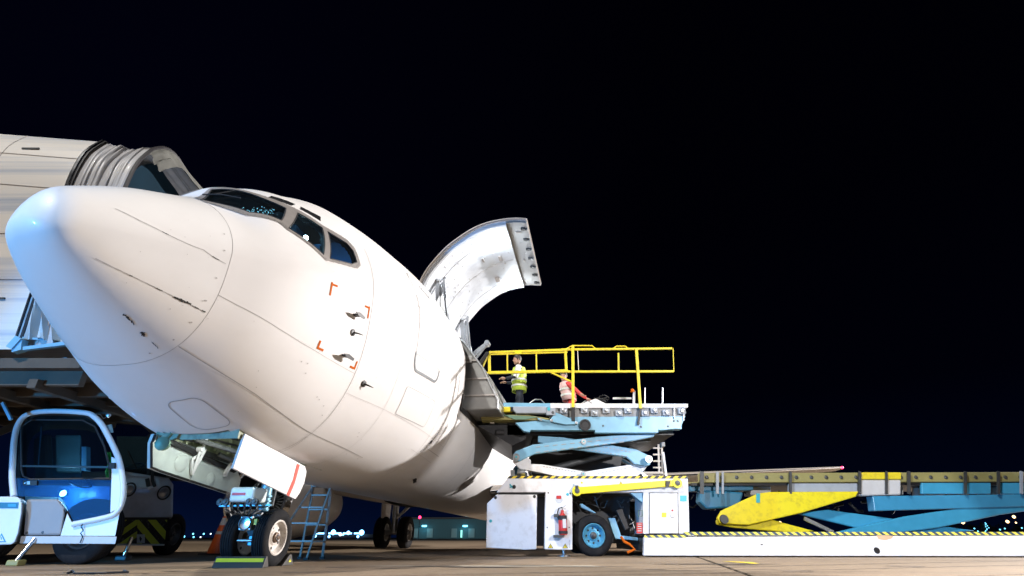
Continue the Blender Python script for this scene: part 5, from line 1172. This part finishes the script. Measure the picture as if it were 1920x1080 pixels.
# outer flap from hoop 2 to the aircraft
b3 = [p + Vector((.10 + .03 * math.sin(k_ * .9), .10, -.16)) for k_, p in enumerate(b2)]
vs = []
for i in range(10):
    u = i / 9
    for j in range(34, 60):  # far side only
         p = b2[j].lerp(b3[j] + Vector((.06 + .006 * (j - 34), .10, -.10)), u); vs.append(p + Vector((0, 0, .05 * math.sin(u * 14 + j * .3) * math.sin(math.pi * u))))
nn = 26; mb = MB().add(vs, [(i * nn + j, i * nn + j + 1, (i + 1) * nn + j + 1, (i + 1) * nn + j) for i in range(9) for j in range(nn - 1)]); mb.build('canopy_flap', 'flap', bb, smooth=True)
# dark sheet: shade of the canopy opening put into its colour
mb = MB(); c0 = [p + Vector((-.35, .3, -.1)) for p in b2[14:]]; mb.add(c0 + [Vector((-6.2, 9.6, 2.8)), Vector((-6.4, 7.6, 2.8))], [tuple(range(len(c0) + 2))]); mb.build('opening_shade_sheet', 'opening_shade', bb)
# lower canvas and floor frame
vs = []
q0, q1 = at(62, 560, 6.85), at(112, 580, 6.9)
for i in range(24):
    u = i / 23
    for j in range(10):
        t = j / 9; top_ = at(60 + 62 * u, 556 + 10 * u, 6.88); bot_ = at(42 + 98 * u, 634 + 8 * u + 3 * math.sin(u * 14), 6.88); p = top_.lerp(bot_, t); p.y += .05 * math.sin(u * 24 + 2 * t) + .03 * math.sin(u * 53 + 1.5 * t); vs.append(p)
mb = MB().add(vs, [(i * 10 + j, i * 10 + j + 1, (i + 1) * 10 + j + 1, (i + 1) * 10 + j) for i in range(23) for j in range(9)]); mb.build('lower_canvas', 'lowcanvas', bb, smooth=True) if False else None
M['lowcanvas'] = mat('pale_blue_canvas', (.36, .46, .52), .45, var=.15, scale=4)
mb.build('lower_canvas', 'lowcanvas', bb, smooth=True)
fy = 6.85
mb = MB(); mb.beam(at(24, 655, fy), at(42, 635, fy), .1, .14, (0, 1, 0)); mb.beam(at(40, 655, fy), at(140, 643, fy), .05, .06, (0, 1, 0)); mb.beam(at(42, 634, fy), at(140, 640, fy + .2), .03, .03, (0, 1, 0))
mb.beam(at(38, 640, fy), at(36, 660, fy), .12, .10, (0, 1, 0)); mb.beam(at(45, 650, fy + .2), at(120, 641, fy + .3), .04, .04, (0, 1, 0)); mb.build('floor_frame', 'gse_blue_tint', bb)
mb = MB().box((-12.5, 6.9, 2.42), (-5.9, 9.9, 2.56)); mb.build('floor', 'brown', bb)
for k_ in range(5): MB().beam((-12, 7.1 + k_ * .62, 2.32), (-5.95, 7.1 + k_ * .62, 2.32), .10, .2).build('floor_beam', 'brown', bb)
for k_ in range(6): MB().beam((-11 + k_ * .9, 6.95, 2.22), (-11 + k_ * .9, 9.85, 2.22), .12, .12).build('cross_beam', 'brown', bb)
MB().lathe(at(125, 676, 7.1), (0, -1, -.4), [(0, .05), (.03, .055), (.05, .03), (.055, 0)], 14).build('underfloor_lamp', 'alu', bb, smooth=True)
MB().prism([at(196, 722, 7.4), at(222, 743, 7.4), at(206, 748, 7.4), at(203, 746, 7.4)], (0, .04, 0)).build('bumper_corner', 'gsewhite', bb, bevel=.01)
for (x_, y_) in ((-9.5, 7.4), (-9.5, 9.4)): MB().beam((x_, y_, 0), (x_, y_, 2.3), .18, .18).build('support_leg', 'steel_dark', bb)
MB().beam((-10.5, 7.4, .1), (-8.6, 9.4, 2.2), .12, .12).build('support_brace', 'steel_dark', bb)
MB().beam(at(5, 755, 7.6), at(21, 787, 7.6), .035, .035, (0, 1, 0)).build('hydraulic_strut', 'gse_blue_tint', bb)

M['midblue2'] = mat('cab_interior_blue', (.10, .34, .60), .35, var=.3, scale=5, coat=.3)
# ================================================================== SERVICE TRUCK CAB (front left)
YT = 7.9
tr = thing('service_truck', (-6.6, 8.8, 0), 'pale blue service truck cab with large glazed door at the left edge, legs out', 'truck', 'service vehicles beside the nose')
def tp(poly, y0, t, name, m, parent=None, **k): return MB().prism([at(a, b, YT) + Vector((-.68 * max(y0, 0), y0, 0)) for a, b in poly], (-.68 * t if t > .2 else 0, t, 0)).build(name, m, parent or tr, **k)
fr = [(26, 930), (23, 895), (24, 865), (26, 830), (31, 803), (39, 787), (50, 778), (74, 772), (115, 771), (159, 774), (175, 780), (190, 795), (203, 818), (215, 842), (223, 862), (229, 890), (231, 915), (229, 940), (220, 960), (200, 970), (137, 983)]
o = MB().tube([at(a_, b_, YT) for a_, b_ in smooth(fr, 3)], .038, 10).build('door_frame', 'cab_white', tr, smooth=True)
dw = [(28, 896), (30, 832), (36, 804), (52, 784), (76, 778), (158, 780), (178, 792), (198, 826), (212, 858), (216, 896)]
tp(dw, .03, .008, 'door_window', 'glass_cab', o)
lpnl = tp([(28, 896), (208, 900), (206, 960), (196, 967), (138, 980), (118, 938), (112, 932), (28, 930)], .02, .03, 'door_lower_panel', 'cab_blue_glass', o, bevel=.005)
tp([(208, 856), (222, 862), (229, 892), (230, 930), (224, 952), (206, 962), (208, 905)], .015, .05, 'door_pillar', 'cab_white', o, bevel=.01)
mb = MB().tube([at(a_, b_, YT - .01) for a_, b_ in ((40, 800), (60, 787), (155, 788), (178, 800), (196, 838), (204, 870), (206, 897), (58, 899), (44, 893), (40, 880))], .012, 6, closed=True); mb.build('window_gasket', 'dark', o, smooth=True)
mb = MB().beam(at(42, 874, YT - .0), at(204, 876, YT - .0), .025, .03, (0, 1, 0)); mb.build('window_bar', 'black', o)
MB().beam(at(78, 800, YT + .05), at(72, 873, YT + .05), .012, .012, (0, 1, 0)).build('sliding_window_edge', 'steel_dark', o)
tp([(44, 901), (70, 901), (70, 910), (44, 910)], -.01, .03, 'door_latch', 'black', lpnl); tp([(52, 902.5), (58, 902.5), (58, 908.5), (52, 908.5)], -.018, .01, 'latch_handle', 'gse_blue_tint', lpnl)
MB().lathe(at(47, 905, YT - .02), (0, -1, 0), [(0, .018), (.01, .016), (.012, 0)], 12).build('latch_knob', 'chrome', lpnl, smooth=True)
tp([(30, 900), (205, 903), (203, 955), (140, 974), (32, 960)], .75, .03, 'inner_floor_panel', 'midblue2')
cl = MB().lathe(at(118, 925, YT + .55), (0, -1, .2), [(-.03, .0), (-.02, .035), (0, .045), (.02, .03), (.025, 0)], 14).build('added_cab_glow', 'lamp_cool', tr, smooth=True)  # glowing shape added to make the glare in the lower door glass
spt_ = bpy.data.lights.new('added_cab_fill', 'POINT'); spt_.energy = 11; spt_.color = (.75, .9, 1); spt_.shadow_soft_size = .05; so2 = bpy.data.objects.new('added_cab_fill', spt_); COL.objects.link(so2); so2.location = at(118, 922, YT + .45)  # point light added with it to brighten the cab interior
# cab shell behind the door
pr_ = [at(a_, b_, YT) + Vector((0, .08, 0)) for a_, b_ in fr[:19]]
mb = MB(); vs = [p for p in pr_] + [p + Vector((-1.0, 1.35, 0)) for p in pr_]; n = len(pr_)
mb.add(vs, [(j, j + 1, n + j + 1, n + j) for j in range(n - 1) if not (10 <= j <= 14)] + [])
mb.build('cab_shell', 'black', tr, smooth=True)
tp([(40, 790), (140, 790), (140, 960), (40, 960)], 1.40, .03, 'rear_wall', 'deepblue')
tp([(92, 795), (144, 795), (144, 870), (92, 870)], 1.0, .3, 'equipment_box', 'boxblue', bevel=.02) if False else None
M['boxblue'] = mat('interior_box_blue', (.16, .30, .38), .5, var=.2, scale=4)
M['hvest'] = mat('hanging_vest_lime', (.35, .7, .05), .6, var=.3, scale=30)
tp([(92, 795), (144, 795), (144, 870), (92, 870)], .9, .3, 'equipment_box', 'boxblue', bevel=.02)
tp([(145, 820), (156, 820), (156, 870), (145, 870)], .85, .1, 'grab_rail_panel', 'gse_blue_tint', bevel=.01)
tp([(128, 945), (168, 945), (173, 955), (172, 975), (134, 975)], .35, .45, 'seat', 'navy', bevel=.04, seg=3)
tp([(50, 808), (78, 798), (82, 868), (48, 866)], .6, .12, 'seat_back', 'black', bevel=.04)
mb = MB().lathe(at(150, 905, YT + .6), (.5, -.2, 1), [(-.015, .15), (0, .17), (.015, .15), (0, .14)], 20); mb.build('steering_wheel', 'black', tr, smooth=True)
tp([(216, 1005), (224, 963), (200, 973), (139, 988), (126, 962), (113, 1005)], .01, .3, 'step_panel', 'cab_white', bevel=.006)
tp([(40, 1005), (220, 1006), (217, 1020), (38, 1019)], -.01, .25, 'side_skirt', 'skirt') if False else None
M['skirt'] = mat('grey_skirt', (.42, .45, .48), .45, var=.08)
M['fender'] = mat('grey_fender_plastic', (.24, .25, .27), .5, var=.1)
tp([(40, 1005), (220, 1006), (217, 1020), (38, 1019)], -.01, .25, 'side_skirt', 'skirt', bevel=.005)
tp([(50, 936), (108, 936), (120, 952), (121, 962), (114, 1004), (44, 1004)], .0, .5, 'mudguard', 'fender', bevel=.03, seg=3)
for (px, py) in ((50, 999), (80, 998)): MB().lathe(at(px, py, YT) + Vector((0, 0, 0)), (0, -1, 0), [(0, .018), (.006, .016), (.008, 0)], 10).build('fender_bolt', 'steel_dark', tr)
fp = tp([(-60, 932), (44, 932), (51, 936), (54.5, 944), (54, 962), (48, 1000), (42, 1016), (36, 1021), (-60, 1023)], -.12, .5, 'battery_box', 'cab_white', bevel=.02, seg=3)
tp([(-60, 943), (49, 943), (48, 954), (-60, 954)], -.125, .01, 'recessed_handle', 'deepblue', fp); tp([(30, 946), (45, 946), (45, 951), (30, 951)], -.13, .008, 'handle_plate', 'midblue', fp)
c_ = [(18, 1000), (26, 1016), (10, 1016)]
tp(c_, -.126, .005, 'warning_triangle', 'midblue', fp); tp([(18, 1004), (23, 1014.5), (13, 1014.5)], -.129, .003, 'triangle_face', 'cab_white', fp); tp([(17.3, 1007), (18.9, 1007), (18.9, 1012), (17.3, 1012)], -.131, .002, 'triangle_bar', 'midblue', fp)
MB().lathe(at(-8, 975, YT) + Vector((0, -.12, 0)), (0, -1, 0), [(0, .12), (.006, .115), (.008, 0)], 24).build('round_opening', 'black', fp)
wheel(Vector((-5.98, YT + .26, .42)), (0, 1, 0), .42, .32, 'truck_wheel', 'tyre', 'steel_dark', tr, .5)
wheel(Vector((-7.35, YT + .2, .42)), (0, 1, 0), .42, .32, 'truck_wheel', 'tyre', 'steel_dark', tr, .5)
wheel(Vector((-7.25, YT + 1.9, .42)), (0, 1, 0), .42, .32, 'truck_wheel', 'tyre', 'steel_dark', tr, .5)
j1 = gnd(27, 1061); MB().cyl(Vector((j1.x, j1.y, .05)), Vector((j1.x + .02, j1.y + .15, .32)), .03, 12).build('outrigger_leg', 'chrome', tr, smooth=True)
MB().box((j1.x - .08, j1.y - .06, 0), (j1.x + .08, j1.y + .08, .07)).build('outrigger_foot', 'dkyellow', tr, bevel=.015)
j1 = gnd(230, 1051); MB().cyl(Vector((j1.x, j1.y, .05)), Vector((j1.x + .03, j1.y + .02, .34)), .03, 12).build('outrigger_leg', 'chrome', tr, smooth=True)
MB().box((j1.x - .09, j1.y - .08, 0), (j1.x + .09, j1.y + .08, .07)).build('outrigger_foot', 'steel_dark', tr, bevel=.015)
MB().prism([(-7.2, YT + .3, .25), (-5.75, YT + .3, .25), (-5.75, YT + .3, .5), (-7.2, YT + .3, .5)], (-1.1, 1.6, 0)).build('chassis', 'black', tr)
mb = MB().tube([at(156, 980, YT - .02), at(152, 988, YT - .03), at(156, 994, YT - .02), at(151, 1000, YT - .03), at(155, 1006, YT - .03), at(150, 1018, YT - .03)], .007, 5); mb.build('coiled_lead', 'black', tr)
tp([(196, 796), (208, 793), (211, 808), (198, 811)], .1, .02, 'number_plate', 'gse_blue_tint'); MB().tube([at(180, 776, YT + .1), at(188, 777, YT + .1), at(194, 785, YT + .1), at(199, 782, YT + .1)], .008, 6).build('mirror_bracket', 'alu', tr)
MB().lathe(at(204, 779, YT + .1), (0, -1, 0), [(-.03, .01), (0, .035), (.03, .02), (.032, 0)], 12).build('work_lamp', 'alu', tr, smooth=True)
mb = MB().tube([at(189, 800, YT + .05), at(193, 801, YT + .05), at(192, 818, YT + .05), at(195, 829, YT + .05)], .012, 6); mb.build('door_hinge', 'black', tr)
tp([(206, 868), (217, 868), (216, 879), (206, 879)], -.02, .03, 'side_marker', 'dark')
# vest hanging in the cab
hv = thing('hanging_vest', at(203, 897, YT + .12), 'lime hi vis vest hanging inside the truck cab by the door pillar', 'vest')
vs = []
for i in range(8):
    for j in range(18):
        u, t = i / 7, j / 17; p = at(200 + 8 * u + 2 * math.sin(t * 5), 848 + 48 * t, YT + .10 + .03 * math.sin(u * 9 + t * 12)); vs.append(p)
o = MB().add(vs, [(i * 18 + j, i * 18 + j + 1, (i + 1) * 18 + j + 1, (i + 1) * 18 + j) for i in range(7) for j in range(17)]).build('cloth', 'hvest', hv, smooth=True); o.modifiers.new('s', 'SOLIDIFY').thickness = .01

# ================================================================== SECOND TRUCK (behind, facing the camera)
YV = 11.5
tv = thing('chevron_truck', (-8.2, 13, 0), 'white truck with yellow and black chevron bumper and dark windscreen, behind the glazed cab', 'truck', 'service vehicles beside the nose')
def vp(poly, y0, t, name, m, parent=None, **k): return MB().prism([at(a, b, YV) + Vector((0, y0, 0)) for a, b in poly], (-.62 * t, t, 0)).build(name, m, parent or tv, **k)
M['vwhite'] = mat('truck_dusty_white', (.55, .57, .62), .45, var=.06, scale=3, dirt=(.2, .2, .24), dirt_amt=.5)
vp([(120, 885), (232, 883), (316, 896), (325, 908), (324, 972), (120, 974)], 0, 1.6, 'front_panel', 'vwhite', bevel=.05, seg=3)
vp([(130, 800), (215, 792), (268, 796), (290, 815), (316, 893), (232, 884), (130, 884)], .15, .05, 'windscreen', 'glass_cab')
MB().tube([at(a_, b_, YV + .12) for a_, b_ in ((130, 798), (215, 790), (268, 794), (290, 813), (318, 895))], .05, 8).build('windscreen_frame', 'steel_dark', tv, smooth=True)
vp([(130, 795), (268, 797), (318, 890), (130, 885)], 1.5, .05, 'cab_rear_wall', 'black')
MB().tube([at(280, 815, YV + .1), at(278, 890, YV + .1)], .03, 8).build('pillar', 'dark', tv)
MB().lathe(at(253, 874, YV + .6), (0, -.5, 1), [(-.015, .17), (0, .19), (.015, .17), (0, .16)], 20).build('steering_wheel', 'gsegrey', tv, smooth=True)
MB().tube([at(240, 845, YV + .1), at(256, 880, YV + .08)], .012, 6).build('wiper', 'dark', tv)
for (px, py) in ((243, 918), (308, 924)):
    h = MB().lathe(at(px, py, YV), (0, -1, 0), [(-.02, .14), (.012, .14), (.015, .11)], 20).build('headlight_housing', 'black', tv, smooth=True)
    MB().lathe(at(px, py, YV), (0, -1, 0), [(.0, .09), (.02, .085), (.03, .05), (.032, 0)], 20).build('lens', 'alu', h, smooth=True)
M['chev'] = stripes('chevron_yellow_black', (.62, .62, .04), (.015, .015, .018), .34, (1, 0, 1.25))
M['chev2'] = stripes('chevron_yellow_black_mirrored', (.62, .62, .04), (.015, .015, .018), .34, (-1, 0, 1.25))
ch = vp([(140, 975), (262, 975), (262, 1020), (140, 1019)], -.08, .06, 'chevron_bumper', 'chev2'); ch2 = vp([(262.3, 975), (318, 975), (313, 1021), (262.3, 1020)], -.08, .06, 'chevron_bumper', 'chev')
vp([(262, 1002), (277, 1002), (277, 1018), (262, 1018)], -.09, .008, 'plate', 'gl_white', ch); vp([(268, 1005), (272, 1010), (269, 1016), (267, 1010)], -.094, .003, 'plate_mark', 'black', ch)
vp([(140, 1018), (314, 1020), (313, 1023), (140, 1022)], -.085, .08, 'bumper_edge', 'gl_white')
MB().tube([at(285, 880, YV - .1), at(286, 902, YV - .15), at(290, 912, YV - .15)], .03, 8).build('mirror_arm', 'dark', tv); vp([(283, 900), (291, 898), (294, 912), (286, 914)], -.2, .08, 'mirror', 'dark', bevel=.01)
vp([(120, 970), (318, 970), (318, 1015), (120, 1015)], .0, 1.5, 'chassis', 'black')
for xx in (-8.9, -7.35): wheel(Vector((xx, YV + .9, .4)), (1, 0, 0), .4, .28, 'truck_wheel', 'tyre', 'steel_dark', tv, .5)
cb_ = gnd(185, 1073)
o = MB().tube([gnd(127, 1074, .01), gnd(135, 1070, .01), gnd(140, 1075, .01), gnd(200, 1074, .01), gnd(240, 1073, .01), gnd(232, 1070, .01)], .012, 6).build('ground_cable', 'black'); tag(o, 'black cable end lying on the concrete below the truck', 'cable')

# ================================================================== LADDER, CONE, CHOCKS
la = thing('stepladder', (-3.5, 10.1, 0), 'aluminium stepladder standing under the belly behind the nose wheels', 'ladder')
fA, fB = gnd(562, 1048), gnd(604, 1048); tA, tB = Vector((fA.x + .03, fA.y + .05, 1.17)), Vector((fB.x - .03, fB.y + .05, 1.17))
gA, gB = Vector((fA.x - .42, 9.75, 0)), gnd(574, 1050)
for p, q in ((fA, tA), (fB, tB)):
    MB().beam(p, q, .042, .025).build('side_rail', 'ladder', la, bevel=.004)
for p, q in ((gA, tA), (gB, tB)): MB().beam(p, q + Vector((0, -.05, 0)), .035, .025).build('rear_leg', 'ladder', la, bevel=.004)
for z in (.27, .54, .79, 1.03):
    t = z / 1.17; MB().beam(fA.lerp(tA, t), fB.lerp(tB, t), .09, .025).build('step', 'ladder', la, bevel=.003)
for z in (.28, .56, .82): t = z / 1.17; MB().beam(gA.lerp(tA, t), gB.lerp(tB, t), .025, .02).build('brace', 'ladder', la)
MB().box(tA + Vector((-.02, -.1, 0)), tB + Vector((.02, .1, .03))).build('top_cap', 'ladder', la, bevel=.005)
for p in (fA, fB, gA, gB): MB().box(p + Vector((-.035, -.03, 0)), p + Vector((.035, .03, .035))).build('rubber_foot', 'dark', la)
cc = gnd(406, 1040)
co = thing('traffic_cone', cc, 'orange traffic cone with pale bands standing behind the nose wheel', 'traffic cone')
MB().lathe(cc, (0, 0, 1), [(.03, .23), (.03, .2), (.74, .035), (.76, .03), (.76, 0)], 28).build('cone_body', 'cone', co, smooth=True)
MB().box(cc + Vector((-.27, -.27, 0)), cc + Vector((.27, .27, .03))).build('base', 'dark', co, bevel=.01)
for z0_, z1_ in ((.40, .46), (.58, .73)):
    r = lambda z: .2 + (z - .03) * (.035 - .2) / .71 + .003
    MB().lathe(cc, (0, 0, 1), [(z0_, r(z0_)), (z1_, r(z1_))], 28).build('reflective_band', 'cone_white', co, smooth=True)
def chock(p, q, wdt, hgt, label, stripe):
    p, q = Vector(p), Vector(q); d = (q - p).normalized(); s_ = Vector((-d.y, d.x, 0)); t = thing('wheel_chock', (p + q) / 2, label, 'wheel chock')
    prof_ = [(0, 0), (.02, hgt * .3), (wdt * .35, hgt), (wdt * .6, hgt), (wdt, hgt * .15), (wdt, 0)]
    b_ = MB().prism([p + s_ * a_ + Vector((0, 0, z)) for a_, z in prof_], q - p).build('block', 'chockm', t, bevel=.008)
    for k_ in range(4):
        u0 = .06 + k_ * .22
        if k_ in (0, 3): continue
    a0 = prof_[1]; a1 = prof_[2]
    def on(u, v, o_=.003):
        w_ = (a0[0] + (a1[0] - a0[0]) * v, a0[1] + (a1[1] - a0[1]) * v); return p.lerp(q, u) + s_ * (w_[0] - o_) + Vector((0, 0, w_[1] + o_))
    if stripe: MB().add([on(.03, .25), on(.97, .25), on(.97, .72), on(.03, .72)], [(0, 1, 2, 3)]).build('yellow_stripe', 'stripeY', t)
    for v in (.12, .85): MB().add([on(.0, v), on(1, v), on(1, v + .04), on(0, v + .04)], [(0, 1, 2, 3)]).build('groove', 'black', t)
M['chockm'] = mat('chock_rubber', (.06, .055, .05), .6, var=.3, scale=14)
M['stripeY'] = mat('chock_yellow_stripe', (.9, .8, .03), .5, var=.05)
chock(gnd(396, 1065), gnd(492, 1065), .17, .125, 'black rubber wheel chock with bright yellow stripe in front of the nose wheels', True)
c1 = PW = L2(4.52, .13, 0); 
def jw(v): return Vector((X0 + v.y * math.sin(PSI) + v.x * math.cos(PSI), Y0 + v.y * math.cos(PSI) - v.x * math.sin(PSI), v.z))
chock(jw(L2(4.60, .40, 0)), jw(L2(4.60, -.35, 0)), .19, .17, 'black wheel chock with small yellow logo tucked behind the near nose wheel', False) if False else None
chk = thing('wheel_chock', jw(L2(4.5, .1, 0)), 'black rubber wheel chock wedged behind the nose wheels, small yellow mark on its end', 'wheel chock')
ppf = [(4.22, 0), (4.26, .03), (4.38, .13), (4.43, .13), (4.50, .0)]
MB().prism([jw(L2(a_, .36, z)) for a_, z in ppf], jw(L2(0, -.7, 0)) - jw(L2(0, 0, 0))).build('block', 'chockm', chk, bevel=.008)
MB().prism([jw(L2(a_, .364, z)) for a_, z in ((4.36, .04), (4.42, .04), (4.42, .06), (4.39, .05), (4.39, .08))], jw(L2(0, .003, 0)) - jw(L2(0, 0, 0))).build('logo_mark', 'stripeY', chk)

# ================================================================== FAR APRON, BUILDINGS AND LIGHTS
YF = 120
tb = thing('terminal_building', at(840, 1010, YF), 'low far building with pale doors and two bright cyan wall lamps', 'building')
MB().box(at(752, 1010, YF), at(925, 972, YF) + Vector((0, 12, 0))).build('wall', 'farwall', tb)
MB().box(at(750, 973, YF) + Vector((0, -.3, 0)), at(927, 970, YF) + Vector((0, 12.3, 0))).build('roof', 'black', tb)
for a_, b_ in ((776, 784), (800, 812), (846, 857), (878, 890), (820, 838)):
    MB().box(at(a_, 1008, YF) + Vector((0, -.15, 0)), at(b_, 991 if a_ != 820 else 994, YF)).build('door' if a_ != 820 else 'window', 'fardoor' if a_ != 820 else 'farwall', tb)
MB().box(at(863.5, 1008, YF) + Vector((0, -.4, 0)), at(867, 994, YF)).build('lit_sign', 'sign_lit', tb)
def spt(name, loc, e_, col, r, parent=None):
    L = bpy.data.lights.new(name, 'POINT'); L.energy = e_; L.color = col; L.shadow_soft_size = r; o = bpy.data.objects.new(name, L); COL.objects.link(o); o.location = loc; return o
for px in (797, 873):
    c = at(px, 986, YF) + Vector((0, -1.0, 0)); MB().box(c + Vector((-.5, -.15, -.2)), c + Vector((.5, .15, .12))).build('wall_lamp', 'lamp_far_cyan', tb); spt('wall_lamp_light', c + Vector((0, -.4, -.4)), 55, (.3, .85, 1), .3)
c = at(787, 970, 100); o = thing('beacon_mast', (c.x, 100, 0), 'thin mast with a red beacon light beyond the main wheels', 'mast'); MB().cyl((c.x, 100, 0), c, .05, 6).build('pole', 'black', o); MB().lathe(c, (0, 0, 1), [(-.25, .05), (-.15, .24), (.15, .24), (.25, .05)], 12).build('lamp', 'lamp_red', o, smooth=True)
tm = thing('lit_terminal', at(630, 1005, 180), 'long low terminal strip glowing blue white under the belly, far away', 'building')
MB().box(at(520, 1008, 180), at(700, 1001.5, 180) + Vector((0, 8, 0))).build('wall', 'black', tm)
for a_, b_ in ((580, 612), (616, 640), (643, 660), (664, 682)): MB().box(at(a_, 1001.5, 180) + Vector((0, -.2, 0)), at(b_, 998.6, 180)).build('lit_canopy', 'lamp_far_blue', tm)
M['glowwin'] = emit('lit_windows_blue', (.3, .65, 1), 3)
MB().box(at(636, 1004, 180) + Vector((0, -.3, 0)), at(645, 1001.7, 180)).build('window', 'glowwin', tm)
def mast(px, py, dist, r, m, label, grp):
    c = at(px, py, dist); o = thing('light_mast', (c.x, dist, 0), label, 'light mast', grp)
    MB().cyl((c.x, dist, 0), c, .07, 6).build('pole', 'black', o); MB().lathe(c, (0, 0, 1), [(-r, r * .2), (-r * .6, r * .8), (0, r), (r * .6, r * .8), (r, r * .2)], 12).build('lamp', m, o, smooth=True)
LT = 'floodlights at the lit terminal'
for (px, py, r, m, lab) in ((625, 998, .75, 'lamp_far_blue', 'big blue white floodlight just right of the stepladder, leftmost big one of the terminal row'),
        (653, 999, .55, 'lamp_far_blue', 'middle sized blue floodlight in the middle of the bright terminal row'), (678, 998.5, .8, 'lamp_far_blue', 'largest blue floodlight at the right end of the terminal row'),
        (591, 1005, .45, 'lamp_far_blue', 'blue lamp seen between the rails of the stepladder'), (617, 1006, .4, 'lamp_far_blue', 'small low blue lamp under the leftmost big floodlight of the terminal row'),
        (671, 1006, .4, 'lamp_far_blue', 'small low blue lamp under the largest floodlight of the terminal row'), (638, 1002, .45, 'lamp_far_white', 'only white lamp in the middle of the blue terminal row'),
        (706, 999, .3, 'lamp_far_cyan', 'small cyan lamp alone between the terminal row and the far main wheels')):
    mast(px, py, 178, r, m, lab, LT)
DL = 'distant lamps left of the nose wheels'
for (px, py, r, w_) in ((318, 1007, .28, 'low cyan lamp touching the right edge of the chevron bumper'), (323, 1001, .2, 'tiny white lamp just above the one beside the chevron bumper'), (345, 1006, .32, 'brightest cyan lamp of the row between the truck and the cone'),
        (362, 1001, .25, 'cyan lamp fourth from the truck, upper of a close pair'), (363, 1007, .25, 'cyan lamp fourth from the truck, lower of a close pair'), (376, 1007, .2, 'tiny white lamp low beside the left foot of the cone'),
        (382, 1001, .25, 'cyan lamp level with the cone top, on its left'), (395, 1001, .2, 'tiny white lamp right against the cone')):
    mast(px, py, 170, r, 'lamp_far_cyan' if r > .22 else 'lamp_far_white', w_, DL)
for (px, py, r, w_) in ((1765, 978, .55, 'amber floodlight farthest left of the right horizon group'), (1805, 979, .62, 'large amber floodlight second from the left on the right horizon'), (1889, 978, .5, 'amber floodlight lower left of the triangle of lamps near the right edge'), (1901, 969, .5, 'highest amber floodlight near the right edge'), (1905, 980, .28, 'smallest amber lamp at the lower right of the triangle near the right edge')):
    mast(px, py, 200, r, 'lamp_far_warm', w_, 'amber floodlights at the right horizon')
mast(1463, 980, 160, .38, 'lamp_far_warm', 'single warm lamp seen through the gap in the yellow scissor arm', None)
for (px, py, w_) in ((1777, 990, 'cyan lamp below and between the two leftmost amber floodlights'), (1796, 993, 'cyan lamp below the large amber floodlight'), (1827, 991, 'cyan lamp left of the small lit conifer'), (1834, 996, 'lowest cyan lamp at the foot of the lit conifer'),
        (1875, 993, 'left lamp of the cyan pair below the amber triangle'), (1884, 991, 'right lamp of the cyan pair below the amber triangle'), (1916, 990, 'cyan lamp at the right edge of the picture')):
    mast(px, py, 190, .22, 'lamp_far_cyan', w_, 'small cyan lamps at the right horizon')
# dark tree belt
rn = random.Random(77); mb = MB()
for k_ in range(900):
    px = rn.uniform(1690, 2000); top_ = 984 + 4 * math.sin(px * .09) + 3 * math.sin(px * .23); py = rn.uniform(top_, 1008); c = at(px, py, 210 + rn.uniform(0, 6)); s_ = rn.uniform(.3, .9)
    vv = [c + Vector((rn.uniform(-s_, s_), rn.uniform(-s_, s_), rn.uniform(-s_, s_))) for _ in range(4)]; mb.add(vv, [(0, 1, 2), (0, 2, 3), (0, 3, 1), (1, 3, 2)])
o = mb.build('tree_belt', 'leaf'); o['kind'] = 'stuff'; o['label'] = 'dark belt of trees on the right horizon'
ct = at(1849, 1008, 185); o = thing('conifer_tree', (ct.x, 185, 0), 'pointed dark conifer dotted with small lights on the right horizon', 'tree')
MB().cyl((ct.x, 185, 0), (ct.x, 185, 3), .15, 6).build('trunk', 'black', o); mb = MB(); tz = at(1848, 979, 185).z
for k_ in range(160):
    u = rn.random(); r = (1 - u) * 1.7; a_ = rn.uniform(0, 6.28); c = Vector((ct.x + r * math.cos(a_), 185 + r * math.sin(a_), .8 + u * (tz - .8))); s_ = .3
    vv = [c + Vector((rn.uniform(-s_, s_), rn.uniform(-s_, s_), rn.uniform(-s_, s_))) for _ in range(4)]; mb.add(vv, [(0, 1, 2), (0, 2, 3), (0, 3, 1), (1, 3, 2)])
MB.build(mb, 'crown', 'leaf', o)
mb = MB()
for k_ in range(14):
    u = k_ / 14; r = (1 - u) * 1.6; a_ = rn.uniform(3.3, 6.1); c = Vector((ct.x + r * math.cos(a_), 183.2 + 0 * r, .9 + u * (tz - .9))); mb.box(c - Vector((.1, .1, .1)), c + Vector((.1, .1, .1)))
mb.build('string_lights', 'lamp_far_cyan', o)
for o in bpy.data.objects:
    if '_w' in o: del o['_w']
